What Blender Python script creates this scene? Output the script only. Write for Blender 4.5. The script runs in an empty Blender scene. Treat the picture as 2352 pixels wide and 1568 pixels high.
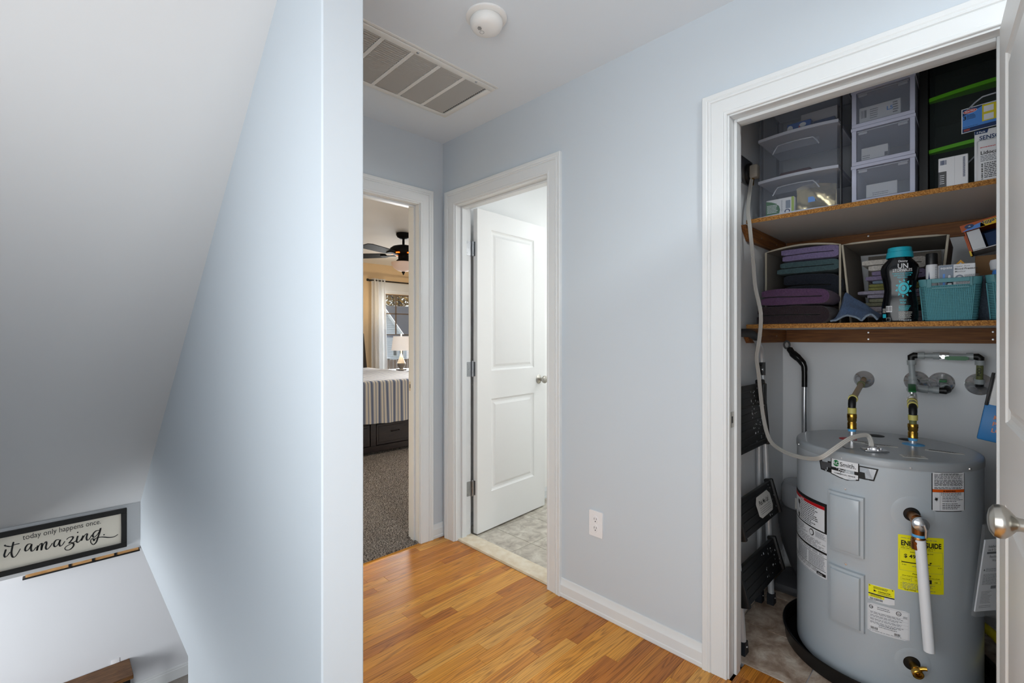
import bpy, bmesh, math, random
from mathutils import Vector, Matrix, noise
random.seed(7)
S = bpy.context.scene
COL = S.collection
PI = math.pi
# ------------------------------------------------------------------ camera
F_PX, YAW = 1074.0, math.radians(44.597)          # forward direction is (sin, cos) of YAW
CAMZ = 1.235
cd = bpy.data.cameras.new('camera'); cam = bpy.data.objects.new('camera', cd); COL.objects.link(cam)
cd.sensor_width = 36.0; cd.lens = F_PX / 2352.0 * 36.0
cd.shift_y = -10.0 / 2352.0; cd.clip_start = 0.02; cd.clip_end = 300
cam.location = (0, 0, CAMZ); cam.rotation_euler = (PI/2, 0, -YAW)
S.camera = cam
# ------------------------------------------------------------------ sky, lights, exposure
w = bpy.data.worlds.new('sky'); S.world = w; w.use_nodes = True
nt = w.node_tree; bg = nt.nodes['Background']
sk = nt.nodes.new('ShaderNodeTexSky'); sk.sky_type = 'NISHITA'; sk.sun_disc = False
sk.sun_elevation = math.radians(38); sk.sun_rotation = math.radians(150); sk.air_density = 1.2; sk.dust_density = 3.0
mx = nt.nodes.new('ShaderNodeMixRGB'); mx.inputs[0].default_value = 0.55; mx.inputs[2].default_value = (3.2, 3.3, 3.4, 1)
nt.links.new(sk.outputs[0], mx.inputs[1]); nt.links.new(mx.outputs[0], bg.inputs[0]); bg.inputs[1].default_value = 0.32
S.view_settings.view_transform = 'Standard'; S.view_settings.look = 'None'
S.view_settings.exposure = 0.24; S.view_settings.gamma = 1.0; S.view_settings.use_curve_mapping = False
def area(name, loc, target, sx, sy, power, col=(1, 1, 1), spread=180):
    l = bpy.data.lights.new(name, 'AREA'); l.spread = math.radians(spread); l.shape = 'RECTANGLE'; l.size = sx; l.size_y = sy; l.energy = power; l.color = col
    o = bpy.data.objects.new(name, l); COL.objects.link(o); o.location = loc
    o.rotation_euler = (Vector(target) - Vector(loc)).to_track_quat('-Z', 'Y').to_euler(); return o
def point(name, loc, power, r=0.06, col=(1, 1, 1)):
    l = bpy.data.lights.new(name, 'POINT'); l.energy = power; l.shadow_soft_size = r; l.color = col
    o = bpy.data.objects.new(name, l); COL.objects.link(o); o.location = loc; return o
area('landing_fill_light', (0.35, -2.95, 1.35), (0.5, 0, 1.3), 1.5, 1.25, 20, (0.955, 0.985, 1.0))  # fill light added behind the camera; the back wall has no window
area('stair_fill_light', (-0.58, 0.50, 1.20), (1.7, 0.55, 1.15), 2.3, 1.4, 29, (0.955, 0.985, 1.0))  # fill added at the left wall to brighten partition and closet; no window there
area('bedroom_window_daylight', (4.45, 6.98, 1.35), (2.6, 4.0, 0.3), 1.0, 1.4, 40, (0.93, 0.97, 1.0), 120)
area('bedroom_side_fill_light', (5.15, 4.7, 1.35), (2.0, 3.3, 0.0), 1.4, 1.2, 72, (0.95, 0.98, 1.0), 75)  # unseen fill added to brighten the carpet; the right wall is solid
area('lower_fill_light', (-3.1, 4.4, -1.5), (1.0, 6.2, -1.7), 2.2, 1.6, 165, (0.95, 0.98, 1.0))  # added area light for the lower room, no window is built
# ------------------------------------------------------------------ helpers
LOC = {}
def lin(c): return tuple((v/12.92 if v <= 0.04045 else ((v+0.055)/1.055)**2.4) for v in c)
def hexc(h): return lin(tuple(int(h[i:i+2], 16)/255 for i in (0, 2, 4)))
class MB:
    def __init__(s): s.bm = bmesh.new()
    def face(s, vs):
        try: return s.bm.faces.new(vs)
        except ValueError: return None
    def poly(s, pts): return s.face([s.bm.verts.new(p) for p in pts])
    def box(s, x0, x1, y0, y1, z0, z1, bev=0, seg=2):
        r = bmesh.ops.create_cube(s.bm, size=1)
        M = Matrix.Translation(((x0+x1)/2, (y0+y1)/2, (z0+z1)/2)) @ Matrix.Diagonal((abs(x1-x0), abs(y1-y0), abs(z1-z0), 1))
        bmesh.ops.transform(s.bm, matrix=M, verts=r['verts'])
        if bev:
            es = list({e for v in r['verts'] for e in v.link_edges})
            bmesh.ops.bevel(s.bm, geom=es, offset=bev, segments=seg, affect='EDGES', profile=0.5)
        return s
    def obox(s, c, ax, ay, az, hx, hy, hz, bev=0):      # box on arbitrary axes
        n0 = len(s.bm.verts); s.bm.verts.ensure_lookup_table()
        old = set(s.bm.verts)
        s.box(-hx, hx, -hy, hy, -hz, hz, bev)
        M = Matrix((Vector(ax).normalized(), Vector(ay).normalized(), Vector(az).normalized())).transposed().to_4x4()
        M.translation = Vector(c)
        bmesh.ops.transform(s.bm, matrix=M, verts=[v for v in s.bm.verts if v not in old]); return s
    def cyl(s, p0, p1, r, r2=None, n=20, caps=True):
        return s.tube([p0, p1], [r, r if r2 is None else r2], n, caps)
    def tube(s, pts, r, n=10, caps=True, closed=False):
        pts = [Vector(p) for p in pts]; k = len(pts); rr = r if isinstance(r, (list, tuple)) else [r]*k
        rings = []; up = None
        for i, p in enumerate(pts):
            if closed: t = pts[(i+1) % k]-pts[i-1]
            else: t = pts[min(i+1, k-1)]-pts[max(i-1, 0)]
            t = t.normalized() if t.length > 1e-9 else Vector((0, 0, 1))
            if up is None:
                up = Vector((0, 0, 1)) if abs(t.z) < 0.9 else Vector((1, 0, 0))
            a = t.cross(up)
            if a.length < 1e-6: a = t.orthogonal()
            a.normalize(); b = a.cross(t).normalized(); up = b
            rings.append([s.bm.verts.new(p + (a*math.cos(2*PI*j/n) + b*math.sin(2*PI*j/n))*rr[i]) for j in range(n)])
        m = k if closed else k-1
        for i in range(m):
            A, B = rings[i], rings[(i+1) % k]
            for j in range(n): s.face([A[j], A[(j+1) % n], B[(j+1) % n], B[j]])
        if caps and not closed: s.face(rings[0][::-1]); s.face(rings[-1])
        return s
    def lathe(s, prof, c=(0, 0, 0), ax=(0, 0, 1), n=32, sx=1.0, sy=1.0, xd=None):   # profile of (radius, height)
        ax = Vector(ax).normalized(); c = Vector(c)
        a = Vector(xd).normalized() if xd else (ax.orthogonal().normalized() if abs(ax.z) < 0.999 else Vector((1, 0, 0)))
        b = ax.cross(a).normalized(); rings = []
        for r, h in prof:
            if r < 1e-6: rings.append([s.bm.verts.new(c+ax*h)])
            else: rings.append([s.bm.verts.new(c+ax*h+(a*math.cos(2*PI*j/n)*sx+b*math.sin(2*PI*j/n)*sy)*r) for j in range(n)])
        for A, B in zip(rings, rings[1:]):
            for j in range(n):
                q = [A[j % len(A)], A[(j+1) % len(A)], B[(j+1) % len(B)], B[j % len(B)]]
                u = []
                for v in q:
                    if v not in u: u.append(v)
                if len(u) > 2: s.face(u)
        return s
    def prism(s, poly, o, u, v, d):      # 2-D polygon in the (u, v) plane at o, extruded along vector d
        o, u, v, d = Vector(o), Vector(u), Vector(v), Vector(d)
        A = [s.bm.verts.new(o+u*p[0]+v*p[1]) for p in poly]; B = [s.bm.verts.new(q.co+d) for q in A]
        k = len(poly); s.face(A[::-1]); s.face(B)
        for i in range(k): s.face([A[i], A[(i+1) % k], B[(i+1) % k], B[i]])
        return s
    def grid(s, fn, nu, nv, wrap=False):
        V = [[s.bm.verts.new(fn(i/nu, j/nv)) for j in range(nv+1)] for i in range(nu if wrap else nu+1)]
        for i in range(nu):
            for j in range(nv):
                A, B = V[i], V[(i+1) % len(V)]
                s.face([A[j], B[j], B[j+1], A[j+1]])
        return s
    def wobble(s, amp, freq, seed=0):
        for v in s.bm.verts:
            p = v.co*freq + Vector((seed*3.1, seed*1.7, seed*5.3)); v.co += noise.noise_vector(p)*amp
        return s
    def mesh(s, name, smooth=40, shift=None, weld=False):
        if weld: bmesh.ops.remove_doubles(s.bm, verts=s.bm.verts, dist=1e-5)
        bmesh.ops.recalc_face_normals(s.bm, faces=s.bm.faces)
        if shift: bmesh.ops.translate(s.bm, vec=shift, verts=s.bm.verts)
        me = bpy.data.meshes.new(name); s.bm.to_mesh(me); s.bm.free()
        if smooth: me.shade_smooth(); me.set_sharp_from_angle(angle=math.radians(smooth))
        return me
def tag(o, label=None, cat=None, group=None, kind=None):
    if label: o['label'] = label
    if cat: o['category'] = cat
    if group: o['group'] = group
    if kind: o['kind'] = kind
    return o
def thing(name, label, cat, loc, group=None, kind=None):
    o = bpy.data.objects.new(name, None); COL.objects.link(o); o.location = loc; o.empty_display_size = 0.05
    LOC[o] = Vector(loc); return tag(o, label, cat, group, kind)
def obj(name, mb, m, parent=None, smooth=40, label=None, kind=None):
    """one mesh object; shapes are given in world coordinates, the origin goes to the thing's base"""
    if parent is None:
        zs = [v.co for v in mb.bm.verts]
        lo = Vector((min(v.x for v in zs), min(v.y for v in zs), min(v.z for v in zs))); hi = Vector((max(v.x for v in zs), max(v.y for v in zs), max(v.z for v in zs)))
        L = Vector(((lo.x+hi.x)/2, (lo.y+hi.y)/2, lo.z))
    else: L = LOC[parent]
    me = mb.mesh(name, smooth, -L); o = bpy.data.objects.new(name, me); COL.objects.link(o)
    me.materials.append(M[m] if isinstance(m, str) else m); LOC[o] = L
    if parent is None: o.location = L
    else: o.parent = parent
    return tag(o, label, kind=kind)
def inst(o, parent, off, name=None):      # a copy of a part sharing its mesh
    c = o.copy(); COL.objects.link(c); c.parent = parent; c.location = o.location + Vector(off); LOC[c] = LOC[o]; return c
def st(o): o['kind'] = 'structure'; return o
# ------------------------------------------------------------------ materials
M = {}
def mat(name, col, rough=0.5, metal=0.0, spec=0.5, noise_amt=0.0, nscale=40, bump=0.0, bscale=200, stretch=(1, 1, 1), coat=0.0, col2=None, trans=0.0, emit=None, estr=0.0, sheen=0.0, alpha=1.0, ior=1.45, detail=3):
    m = bpy.data.materials.new(name); m.use_nodes = True; n = m.node_tree; b = n.nodes['Principled BSDF']
    c = hexc(col) if isinstance(col, str) else col
    b.inputs['Base Color'].default_value = (*c, 1); b.inputs['Roughness'].default_value = rough; b.inputs['Metallic'].default_value = metal
    b.inputs['Specular IOR Level'].default_value = spec; b.inputs['Coat Weight'].default_value = coat; b.inputs['Coat Roughness'].default_value = 0.08
    b.inputs['Transmission Weight'].default_value = trans; b.inputs['IOR'].default_value = ior; b.inputs['Alpha'].default_value = alpha
    b.inputs['Sheen Weight'].default_value = sheen
    if emit: b.inputs['Emission Color'].default_value = (*hexc(emit), 1); b.inputs['Emission Strength'].default_value = estr
    if noise_amt or bump or col2:
        tc = n.nodes.new('ShaderNodeTexCoord'); mp = n.nodes.new('ShaderNodeMapping'); mp.inputs['Scale'].default_value = stretch
        n.links.new(tc.outputs['Object'], mp.inputs[0])
    if noise_amt or col2:
        no = n.nodes.new('ShaderNodeTexNoise'); no.inputs['Scale'].default_value = nscale; no.inputs['Detail'].default_value = detail; n.links.new(mp.outputs[0], no.inputs['Vector'])
        rp = n.nodes.new('ShaderNodeValToRGB'); rp.color_ramp.elements[0].position = 0.35; rp.color_ramp.elements[1].position = 0.65
        c2 = hexc(col2) if col2 else tuple(v*(1-noise_amt) for v in c)
        rp.color_ramp.elements[0].color = (*c2, 1); rp.color_ramp.elements[1].color = (*c, 1)
        n.links.new(no.outputs['Fac'], rp.inputs[0]); n.links.new(rp.outputs[0], b.inputs['Base Color'])
    if bump:
        n2 = n.nodes.new('ShaderNodeTexNoise'); n2.inputs['Scale'].default_value = bscale; n2.inputs['Detail'].default_value = 2; n.links.new(mp.outputs[0], n2.inputs['Vector'])
        bp = n.nodes.new('ShaderNodeBump'); bp.inputs['Strength'].default_value = bump; bp.inputs['Distance'].default_value = 0.01
        n.links.new(n2.outputs['Fac'], bp.inputs['Height']); n.links.new(bp.outputs[0], b.inputs['Normal'])
    M[name] = m; return m
mat('wall', 'C9D1D8', 0.62, bump=0.02, bscale=350); mat('ceil', 'DEE6ED', 0.8, bump=0.02, bscale=350); mat('slope', 'D6D7D8', 0.8)
mat('trim', 'E0E3E4', 0.35); mat('closetwall', 'E4E7EA', 0.6); mat('door', 'EDEDEB', 0.4, bump=0.02, bscale=500); mat('white', 'F0F0EE', 0.45); mat('bathwall', 'F6F6F4', 0.6)
mat('tan', 'E6CBA2', 0.7); mat('bedceil', 'DAD6D0', 0.8); mat('lowerwall', 'E4E6EA', 0.7)
mat('nickel', 'B8B4AC', 0.28, 1.0); mat('chrome', 'F0F0F2', 0.2, 0.8); mat('steel', 'A9ABAE', 0.3, 1.0); mat('brass', 'C49A45', 0.25, 1.0); mat('bronze', '9A6A3E', 0.3, 1.0)
mat('black', '141415', 0.45); mat('blackgloss', '0C0C0E', 0.18); mat('rubber', '1B2027', 0.5); mat('pan', '0E0E0F', 0.35)
mat('heater', 'B2BBC2', 0.28, 0.0, 0.5, noise_amt=0.04, nscale=900, coat=0.3); mat('heatertop', '9CA2A7', 0.32, coat=0.2)
mat('ventmat', 'E2E3E0', 0.5); mat('ventslat', 'B4B4B0', 0.6); mat('ventdark', '3A3A3A', 0.8); mat('plate', 'EDEDEF', 0.35); mat('slot', '2A2A2C', 0.6)
mat('smoke', 'E8E8E6', 0.4)
mat('red', 'B5121B', 0.5); mat('yellow', 'F2EC12', 0.5); mat('paper', 'DDE0E4', 0.5); mat('ink', '141414', 0.6); mat('inkgrey', '6E7278', 0.6); mat('orange', 'D8590C', 0.5)
mat('pvc', 'E9EEF4', 0.35); mat('tape', '5AA9E0', 0.6); mat('pexring', 'C8BE6A', 0.45); mat('pexpipe', 'A98A5C', 0.4); mat('pexgrey', 'A7AEB0', 0.35, alpha=1); mat('pexgreen', '6E7448', 0.5)
mat('greenhandle', '0F6B35', 0.4); mat('cord', 'B9B7B2', 0.5); mat('outletgrey', '9C968C', 0.5)
mat('pine', '8F5A2E', 0.6, col2='6E4020', nscale=9, stretch=(3, 3, 30)); mat('pine2', '94602F', 0.6, col2='70431F', nscale=6, stretch=(22, 1.2, 22), bump=0.05, bscale=60)
mat('pinex', '94602F', 0.6, col2='70431F', nscale=6, stretch=(1.2, 22, 22))
mat('particle', 'C08A45', 0.8, col2='7A4C1E', nscale=230, detail=4); mat('melamine', 'D9D6D2', 0.4)
mat('alum', 'C6CACE', 0.35, 0.35); mat('alum2', 'C9CCD0', 0.22, 0.9); mat('stepblack', '18191A', 0.5, bump=0.05, bscale=300)
mat('label', 'D4D4D0', 0.5); mat('vac', '4A4B4E', 0.4); mat('bin', '5C5E62', 0.45); mat('binlid', '6B6660', 0.5); mat('bluebox', '2E84C8', 0.4); mat('coral', 'F09A78', 0.5); mat('yellowhose', 'D8C81C', 0.45)
mat('darkwood', '2A1D18', 0.35, col2='1A110E', nscale=6, stretch=(2, 20, 20)); mat('espresso', '211a18', 0.3)
mat('benchwood', '7A5430', 0.5, col2='553618', nscale=5, stretch=(2, 18, 18)); mat('greyfloor', '9C968F', 0.5, col2='7F7871', nscale=5, stretch=(3, 20, 1))
mat('framewood', '191817', 0.5, bump=0.1, bscale=60, stretch=(1, 8, 8)); mat('signpaper', 'E6DFD0', 0.6); mat('shelfwood', 'C79A66', 0.6, col2='A97C48', nscale=8, stretch=(2, 14, 14))
mat('fanblack', '100F0E', 0.6, spec=0.15); mat('lampshade', 'F4F2F0', 0.8, emit='FFF4EC', estr=0.35); mat('ceramic', 'B9B2A8', 0.4, col2='8F877C', nscale=3, stretch=(1, 1, 30)); mat('shadeblue', '8B95A6', 0.6)
mat('siding', 'DADCE0', 0.7); mat('roof', '4A4C52', 0.9, noise_amt=0.3, nscale=30); mat('fencewood', '5A4636', 0.8); mat('leafyellow', '9A7420', 0.8, col2='5E4A18', nscale=2); mat('bark', '3A2F28', 0.9); mat('grass', '5C6238', 0.95)
mat('windowframe', '6B5D52', 0.5)
mat('marble', 'EAE0CC', 0.3, col2='DCCDB2', nscale=25, detail=6)
mat('carpet', 'E6DACE', 0.95, col2='5E544C', nscale=120, bump=0.9, bscale=300, detail=1)
def glassy(name, col, fac, rough=0.15, diff=0.5):
    m = bpy.data.materials.new(name); m.use_nodes = True; n = m.node_tree; n.nodes.remove(n.nodes['Principled BSDF'])
    tr = n.nodes.new('ShaderNodeBsdfTransparent'); gl = n.nodes.new('ShaderNodeBsdfPrincipled'); gl.inputs['Base Color'].default_value = (*hexc(col), 1); gl.inputs['Roughness'].default_value = rough
    mi = n.nodes.new('ShaderNodeMixShader'); mi.inputs[0].default_value = fac
    n.links.new(tr.outputs[0], mi.inputs[1]); n.links.new(gl.outputs[0], mi.inputs[2]); n.links.new(mi.outputs[0], n.nodes['Material Output'].inputs[0]); M[name] = m
glassy('clearplastic', '9FA6B4', 0.22, 0.12); glassy('greenplastic', '4C5654', 0.20, 0.12); glassy('pane', 'E8EEF2', 0.06, 0.02); glassy('bag', 'DDE2E6', 0.09, 0.1); glassy('sheer', 'F4F6F8', 0.72, 0.9); glassy('tank', 'A6AAB0', 0.7, 0.1)
def woodfloor():
    m = bpy.data.materials.new('oak'); m.use_nodes = True; n = m.node_tree; b = n.nodes['Principled BSDF']; L = n.links
    oi = n.nodes.new('ShaderNodeObjectInfo'); tc = n.nodes.new('ShaderNodeTexCoord')
    mul = n.nodes.new('ShaderNodeMath'); mul.operation = 'MULTIPLY'; mul.inputs[1].default_value = 61.0; L.new(oi.outputs['Random'], mul.inputs[0])
    cx = n.nodes.new('ShaderNodeCombineXYZ'); L.new(mul.outputs[0], cx.inputs[0]); L.new(mul.outputs[0], cx.inputs[1])
    ad = n.nodes.new('ShaderNodeVectorMath'); L.new(tc.outputs['Object'], ad.inputs[0]); L.new(cx.outputs[0], ad.inputs[1])
    mp = n.nodes.new('ShaderNodeMapping'); mp.inputs['Scale'].default_value = (0.6, 15, 1); L.new(ad.outputs[0], mp.inputs[0])
    no = n.nodes.new('ShaderNodeTexNoise'); no.inputs['Scale'].default_value = 1.6; no.inputs['Detail'].default_value = 2; no.inputs['Distortion'].default_value = 0.6; L.new(mp.outputs[0], no.inputs['Vector'])
    wv = n.nodes.new('ShaderNodeMath'); wv.operation = 'MULTIPLY'; wv.inputs[1].default_value = 26; L.new(no.outputs['Fac'], wv.inputs[0])
    fr = n.nodes.new('ShaderNodeMath'); fr.operation = 'PINGPONG'; fr.inputs[1].default_value = 1; L.new(wv.outputs[0], fr.inputs[0])
    mp2 = n.nodes.new('ShaderNodeMapping'); mp2.inputs['Scale'].default_value = (2.6, 140, 1); L.new(ad.outputs[0], mp2.inputs[0])
    n2 = n.nodes.new('ShaderNodeTexNoise'); n2.inputs['Scale'].default_value = 2.0; n2.inputs['Detail'].default_value = 3; L.new(mp2.outputs[0], n2.inputs['Vector'])
    rb = n.nodes.new('ShaderNodeValToRGB'); e = rb.color_ramp.elements
    e[0].position = 0; e[0].color = (*hexc('B06A26'), 1); e[1].position = 1; e[1].color = (*hexc('D8A050'), 1)
    e2 = rb.color_ramp.elements.new(0.45); e2.color = (*hexc('C88230'), 1); e3 = rb.color_ramp.elements.new(0.75); e3.color = (*hexc('D89434'), 1); L.new(oi.outputs['Random'], rb.inputs[0])
    rg = n.nodes.new('ShaderNodeValToRGB'); rg.color_ramp.elements[0].color = (0.42, 0.36, 0.30, 1); rg.color_ramp.elements[0].position = 0.0; rg.color_ramp.elements[1].color = (1.08, 1.08, 1.08, 1); rg.color_ramp.elements[1].position = 0.55; L.new(fr.outputs[0], rg.inputs[0])
    m1 = n.nodes.new('ShaderNodeMixRGB'); m1.blend_type = 'MULTIPLY'; m1.inputs[0].default_value = 0.7; L.new(rb.outputs[0], m1.inputs[1]); L.new(rg.outputs[0], m1.inputs[2])
    rf = n.nodes.new('ShaderNodeValToRGB'); rf.color_ramp.elements[0].position = 0.35; rf.color_ramp.elements[0].color = (0.72, 0.66, 0.6, 1); rf.color_ramp.elements[1].position = 0.6; rf.color_ramp.elements[1].color = (1.05, 1.05, 1.05, 1); L.new(n2.outputs['Fac'], rf.inputs[0])
    m2 = n.nodes.new('ShaderNodeMixRGB'); m2.blend_type = 'MULTIPLY'; m2.inputs[0].default_value = 0.6; L.new(m1.outputs[0], m2.inputs[1]); L.new(rf.outputs[0], m2.inputs[2])
    L.new(m2.outputs[0], b.inputs['Base Color']); b.inputs['Roughness'].default_value = 0.34; b.inputs['Specular IOR Level'].default_value = 0.35; b.inputs['Coat Weight'].default_value = 0.15; b.inputs['Coat Roughness'].default_value = 0.12
    M['oak'] = m
woodfloor()
def tilemat(name, a, b_, c):
    m = bpy.data.materials.new(name); m.use_nodes = True; n = m.node_tree; b = n.nodes['Principled BSDF']; L = n.links
    oi = n.nodes.new('ShaderNodeObjectInfo'); tc = n.nodes.new('ShaderNodeTexCoord'); mul = n.nodes.new('ShaderNodeMath'); mul.operation = 'MULTIPLY'; mul.inputs[1].default_value = 37
    L.new(oi.outputs['Random'], mul.inputs[0]); ad = n.nodes.new('ShaderNodeVectorMath'); L.new(tc.outputs['Object'], ad.inputs[0]); L.new(mul.outputs[0], ad.inputs[1])
    no = n.nodes.new('ShaderNodeTexNoise'); no.inputs['Scale'].default_value = 14; no.inputs['Detail'].default_value = 8; no.inputs['Roughness'].default_value = 0.65; no.inputs['Distortion'].default_value = 0.4; L.new(ad.outputs[0], no.inputs['Vector'])
    r = n.nodes.new('ShaderNodeValToRGB'); e = r.color_ramp.elements; e[0].position = 0.33; e[0].color = (*hexc(a), 1); e[1].position = 0.68; e[1].color = (*hexc(c), 1); q = e.new(0.5); q.color = (*hexc(b_), 1)
    L.new(no.outputs['Fac'], r.inputs[0]); L.new(r.outputs[0], b.inputs['Base Color']); b.inputs['Roughness'].default_value = 0.4; M[name] = m
tilemat('tilebrown', '86705E', 'B09C8B', 'D6CBBC'); tilemat('tilegrey', 'A0968A', 'C4BCAE', 'DED8CB'); mat('grout', 'B4B4BA', 0.9)
def towelmat(name, c): mat(name, c, 0.95, noise_amt=0.25, nscale=160, bump=0.7, bscale=420, sheen=0.3, spec=0.1)
for k, c in dict(lav='8A7CA6', tealgreen='4A6468', navy='1C222E', brown='3B302C', purple='5A3C5E', plum='2A1D24', bluecloth='6C8CBC', cream='D8D2CA', lav2='8E82A4', blue2='7E90A4', olive='8A8A4E', greyl='A49EB0', sage='8C8C74', pale='B6AEB8').items(): towelmat('t_'+k, c)
mat('binfabric', '8C857C', 0.9, noise_amt=0.15, nscale=200, bump=0.3, bscale=500); mat('binrim', 'B0A898', 0.9)
# ------------------------------------------------------------------ flat print (labels, lettering) laid on a surface map
_tc = {}
def text2d(s, size=1.0, align='LEFT', bold=0.0):
    key = (s, align, bold)
    if key not in _tc:
        c = bpy.data.curves.new('t', 'FONT'); c.body = s; c.size = 1.0; c.align_x = align; c.offset = bold; c.resolution_u = 3
        o = bpy.data.objects.new('t', c); me = bpy.data.meshes.new_from_object(o)
        _tc[key] = ([(v.co.x, v.co.y) for v in me.vertices], [tuple(p.vertices) for p in me.polygons])
        bpy.data.objects.remove(o); bpy.data.curves.remove(c); bpy.data.meshes.remove(me)
    V, Fc = _tc[key]; return [(x*size, y*size) for x, y in V], Fc
class Print:
    """collects flat pieces in surface coordinates (s right, t up); build() lays them on the surface map"""
    def __init__(s, mp): s.mp = mp; s.d = {}
    def put(s, key, lift, V, Fc):
        a = s.d.setdefault(key, (lift, [], [])); o = len(a[1]); a[1].extend(V); a[2].extend(tuple(i+o for i in f) for f in Fc)
    def poly(s, key, lift, pts): s.put(key, lift, pts, [tuple(range(len(pts)))])
    def rect(s, key, lift, a, b, c, d, step=0.02):
        n = max(1, int(abs(b-a)/step)); V = []; Fc = []
        for i in range(n+1): x = a+(b-a)*i/n; V += [(x, c), (x, d)]
        for i in range(n): Fc.append((2*i, 2*i+2, 2*i+3, 2*i+1))
        s.put(key, lift, V, Fc)
    def text(s, key, lift, string, x, y, size, align='LEFT', bold=0.0, sx=1.0):
        V, Fc = text2d(string, size, align, bold); s.put(key, lift, [(x+a*sx, y+b) for a, b in V], Fc)
    def lines(s, key, lift, a, b, c, d, n, h=None, seed=1, ragged=0.15):
        r = random.Random(seed); p = (d-c)/n; h = h or p*0.4
        for i in range(n):
            y = d-(i+0.6)*p; x = a; e = b-(r.random()*ragged*(b-a))
            while x < e:
                wd = min(e-x, (b-a)*r.uniform(0.04, 0.14)); s.rect(key, lift, x, x+wd, y, y+h); x += wd+(b-a)*0.02
    def disc(s, key, lift, cx, cy, rx, ry, n=20, r0=0.0):
        V = [(cx+rx*math.cos(2*PI*i/n), cy+ry*math.sin(2*PI*i/n)) for i in range(n)]
        if r0 == 0: s.put(key, lift, V, [tuple(range(n))])
        else:
            W = [(cx+rx*r0*math.cos(2*PI*i/n), cy+ry*r0*math.sin(2*PI*i/n)) for i in range(n)]
            s.put(key, lift, V+W, [(i, (i+1) % n, n+(i+1) % n, n+i) for i in range(n)])
    def bars(s, key, lift, a, b, c, d, n=14, seed=3):
        r = random.Random(seed); x = a; st_ = (b-a)/n
        for i in range(n): s.rect(key, lift, a+i*st_, a+i*st_+st_*r.uniform(0.25, 0.8), c, d)
    def build(s, parent, names):
        out = []
        for key, (lift, V, Fc) in s.d.items():
            mb = MB(); vs = [mb.bm.verts.new(s.mp(x, y, lift)) for x, y in V]
            for f in Fc: mb.face([vs[i] for i in f])
            nm, ma = names[key]; L = LOC[parent]
            me = bpy.data.meshes.new(nm)
            bmesh.ops.translate(mb.bm, vec=-L, verts=mb.bm.verts); mb.bm.to_mesh(me); mb.bm.free()
            o = bpy.data.objects.new(nm, me); COL.objects.link(o); me.materials.append(M[ma]); o.parent = parent; LOC[o] = L; out.append(o)
            if nm in ('paint_specks', 'white_lettering', 'black_print', 'grey_print', 'small_print'): o['kind'] = 'stuff'
        return out
def planemap(o, u, v, lift_unit=0.0006):
    o, u, v = Vector(o), Vector(u).normalized(), Vector(v).normalized(); nrm = u.cross(v)
    return lambda s, t, l: o+u*s+v*t+nrm*(l*lift_unit)
# ================================================================== the setting
A0, A1 = 1.742, 1.857            # closet / bathroom wall (hall face, inner face)
B0, B1 = 2.382, 2.497            # bedroom wall
H = 2.44; DT = 2.03              # ceiling, door opening height
CL0, CL1 = -0.03, 0.650          # closet opening
BA0, BA1 = 1.520, 2.252          # bathroom opening
BE0, BE1 = 0.806, 1.568          # bedroom opening
J = 0.018
LOWF, LOWC = -2.80, -0.385       # lower room floor, ceiling
def wallmesh(name, boxes, m, bev=0):
    mb = MB()
    for b in boxes: mb.box(*b, bev)
    return st(obj(name, mb, m))
wallmesh('wall_right', [(A0, A1, -3.0, CL0-J, 0, H), (A0, A1, CL1+J, BA0-J, 0, H), (A0, A1, BA1+J, B0, 0, H), (A0, A1, CL0-J, CL1+J, DT+J, H), (A0, A1, BA0-J, BA1+J, DT+J, H)], 'wall')
wallmesh('wall_far', [(0.612, BE0-J, B0, B1, 0, H), (BE1+J, 4.4, B0, B1, 0, H), (BE0-J, BE1+J, B0, B1, DT+J, H)], 'wall')
mb = MB(); mb.prism([(1.204, LOWF), (2.845, LOWF), (2.845, LOWC), (7.2, LOWC), (7.2, H), (1.204, H)], (.496, 0, 0), (0, 1, 0), (0, 0, 1), (.116, 0, 0)); mb.prism([(.500, 1.2), (.608, 1.2), (.612, 1.204), (.496, 1.204)], (0, 0, LOWF), (1, 0, 0), (0, 1, 0), (0, 0, H-LOWF))
st(obj('wall_stair', mb, 'wall'))
wallmesh('wall_left', [(-0.72, -0.6, -3.0, 4.75, LOWC, H)], 'wall')
wallmesh('wall_back', [(-0.6, A0, -3.12, -3.0, 0, H)], 'wall')
st(obj('ceiling', MB().box(-0.72, 5.3, -3.1, 2.44, H, H+0.1), 'ceil'))
mb = MB(); mb.prism([(1.31, H), (4.63, -0.05), (4.63, 0.15), (1.55, H+0.05)], (-0.6, 0, 0), (0, 1, 0), (0, 0, 1), (1.096, 0, 0)); st(obj('ceiling_slope', mb, 'slope'))
st(obj('wall_header', MB().box(-0.6, 0.496, 4.63, 4.75, LOWC-0.012, 0.1), 'slope'))
# -- door casings
PROF = [(0, 0), (0, .008), (.002, .0105), (.010, .0115), (.013, .0095), (.015, .0105), (.054, .013), (.056, .0105), (.059, .015), (.064, .016), (.068, .0138), (.072, .0165), (.085, .0175), (.087, .0155), (.087, 0)]
def casing(name, mp, a0, a1, zt, left=True, right=True):
    mb = MB(); V = []
    for o, h in PROF:
        V.append([mb.bm.verts.new(mp(*p)) for p in ((a0-o, 0.0, h), (a0-o, zt+o, h), (a1+o, zt+o, h), (a1+o, 0.0, h))])
    for P_, Q in zip(V, V[1:]):
        for i in range(3):
            mb.face([P_[i], P_[i+1], Q[i+1], Q[i]])
    return st(obj(name, mb, 'trim', smooth=20))
casing('trim_1', lambda a, z, h: (A0-h, a, z), CL0-.006, CL1+.006, DT+.006)
casing('trim_2', lambda a, z, h: (A0-h, a, z), BA0-.006, BA1+.006, DT+.006)
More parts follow.
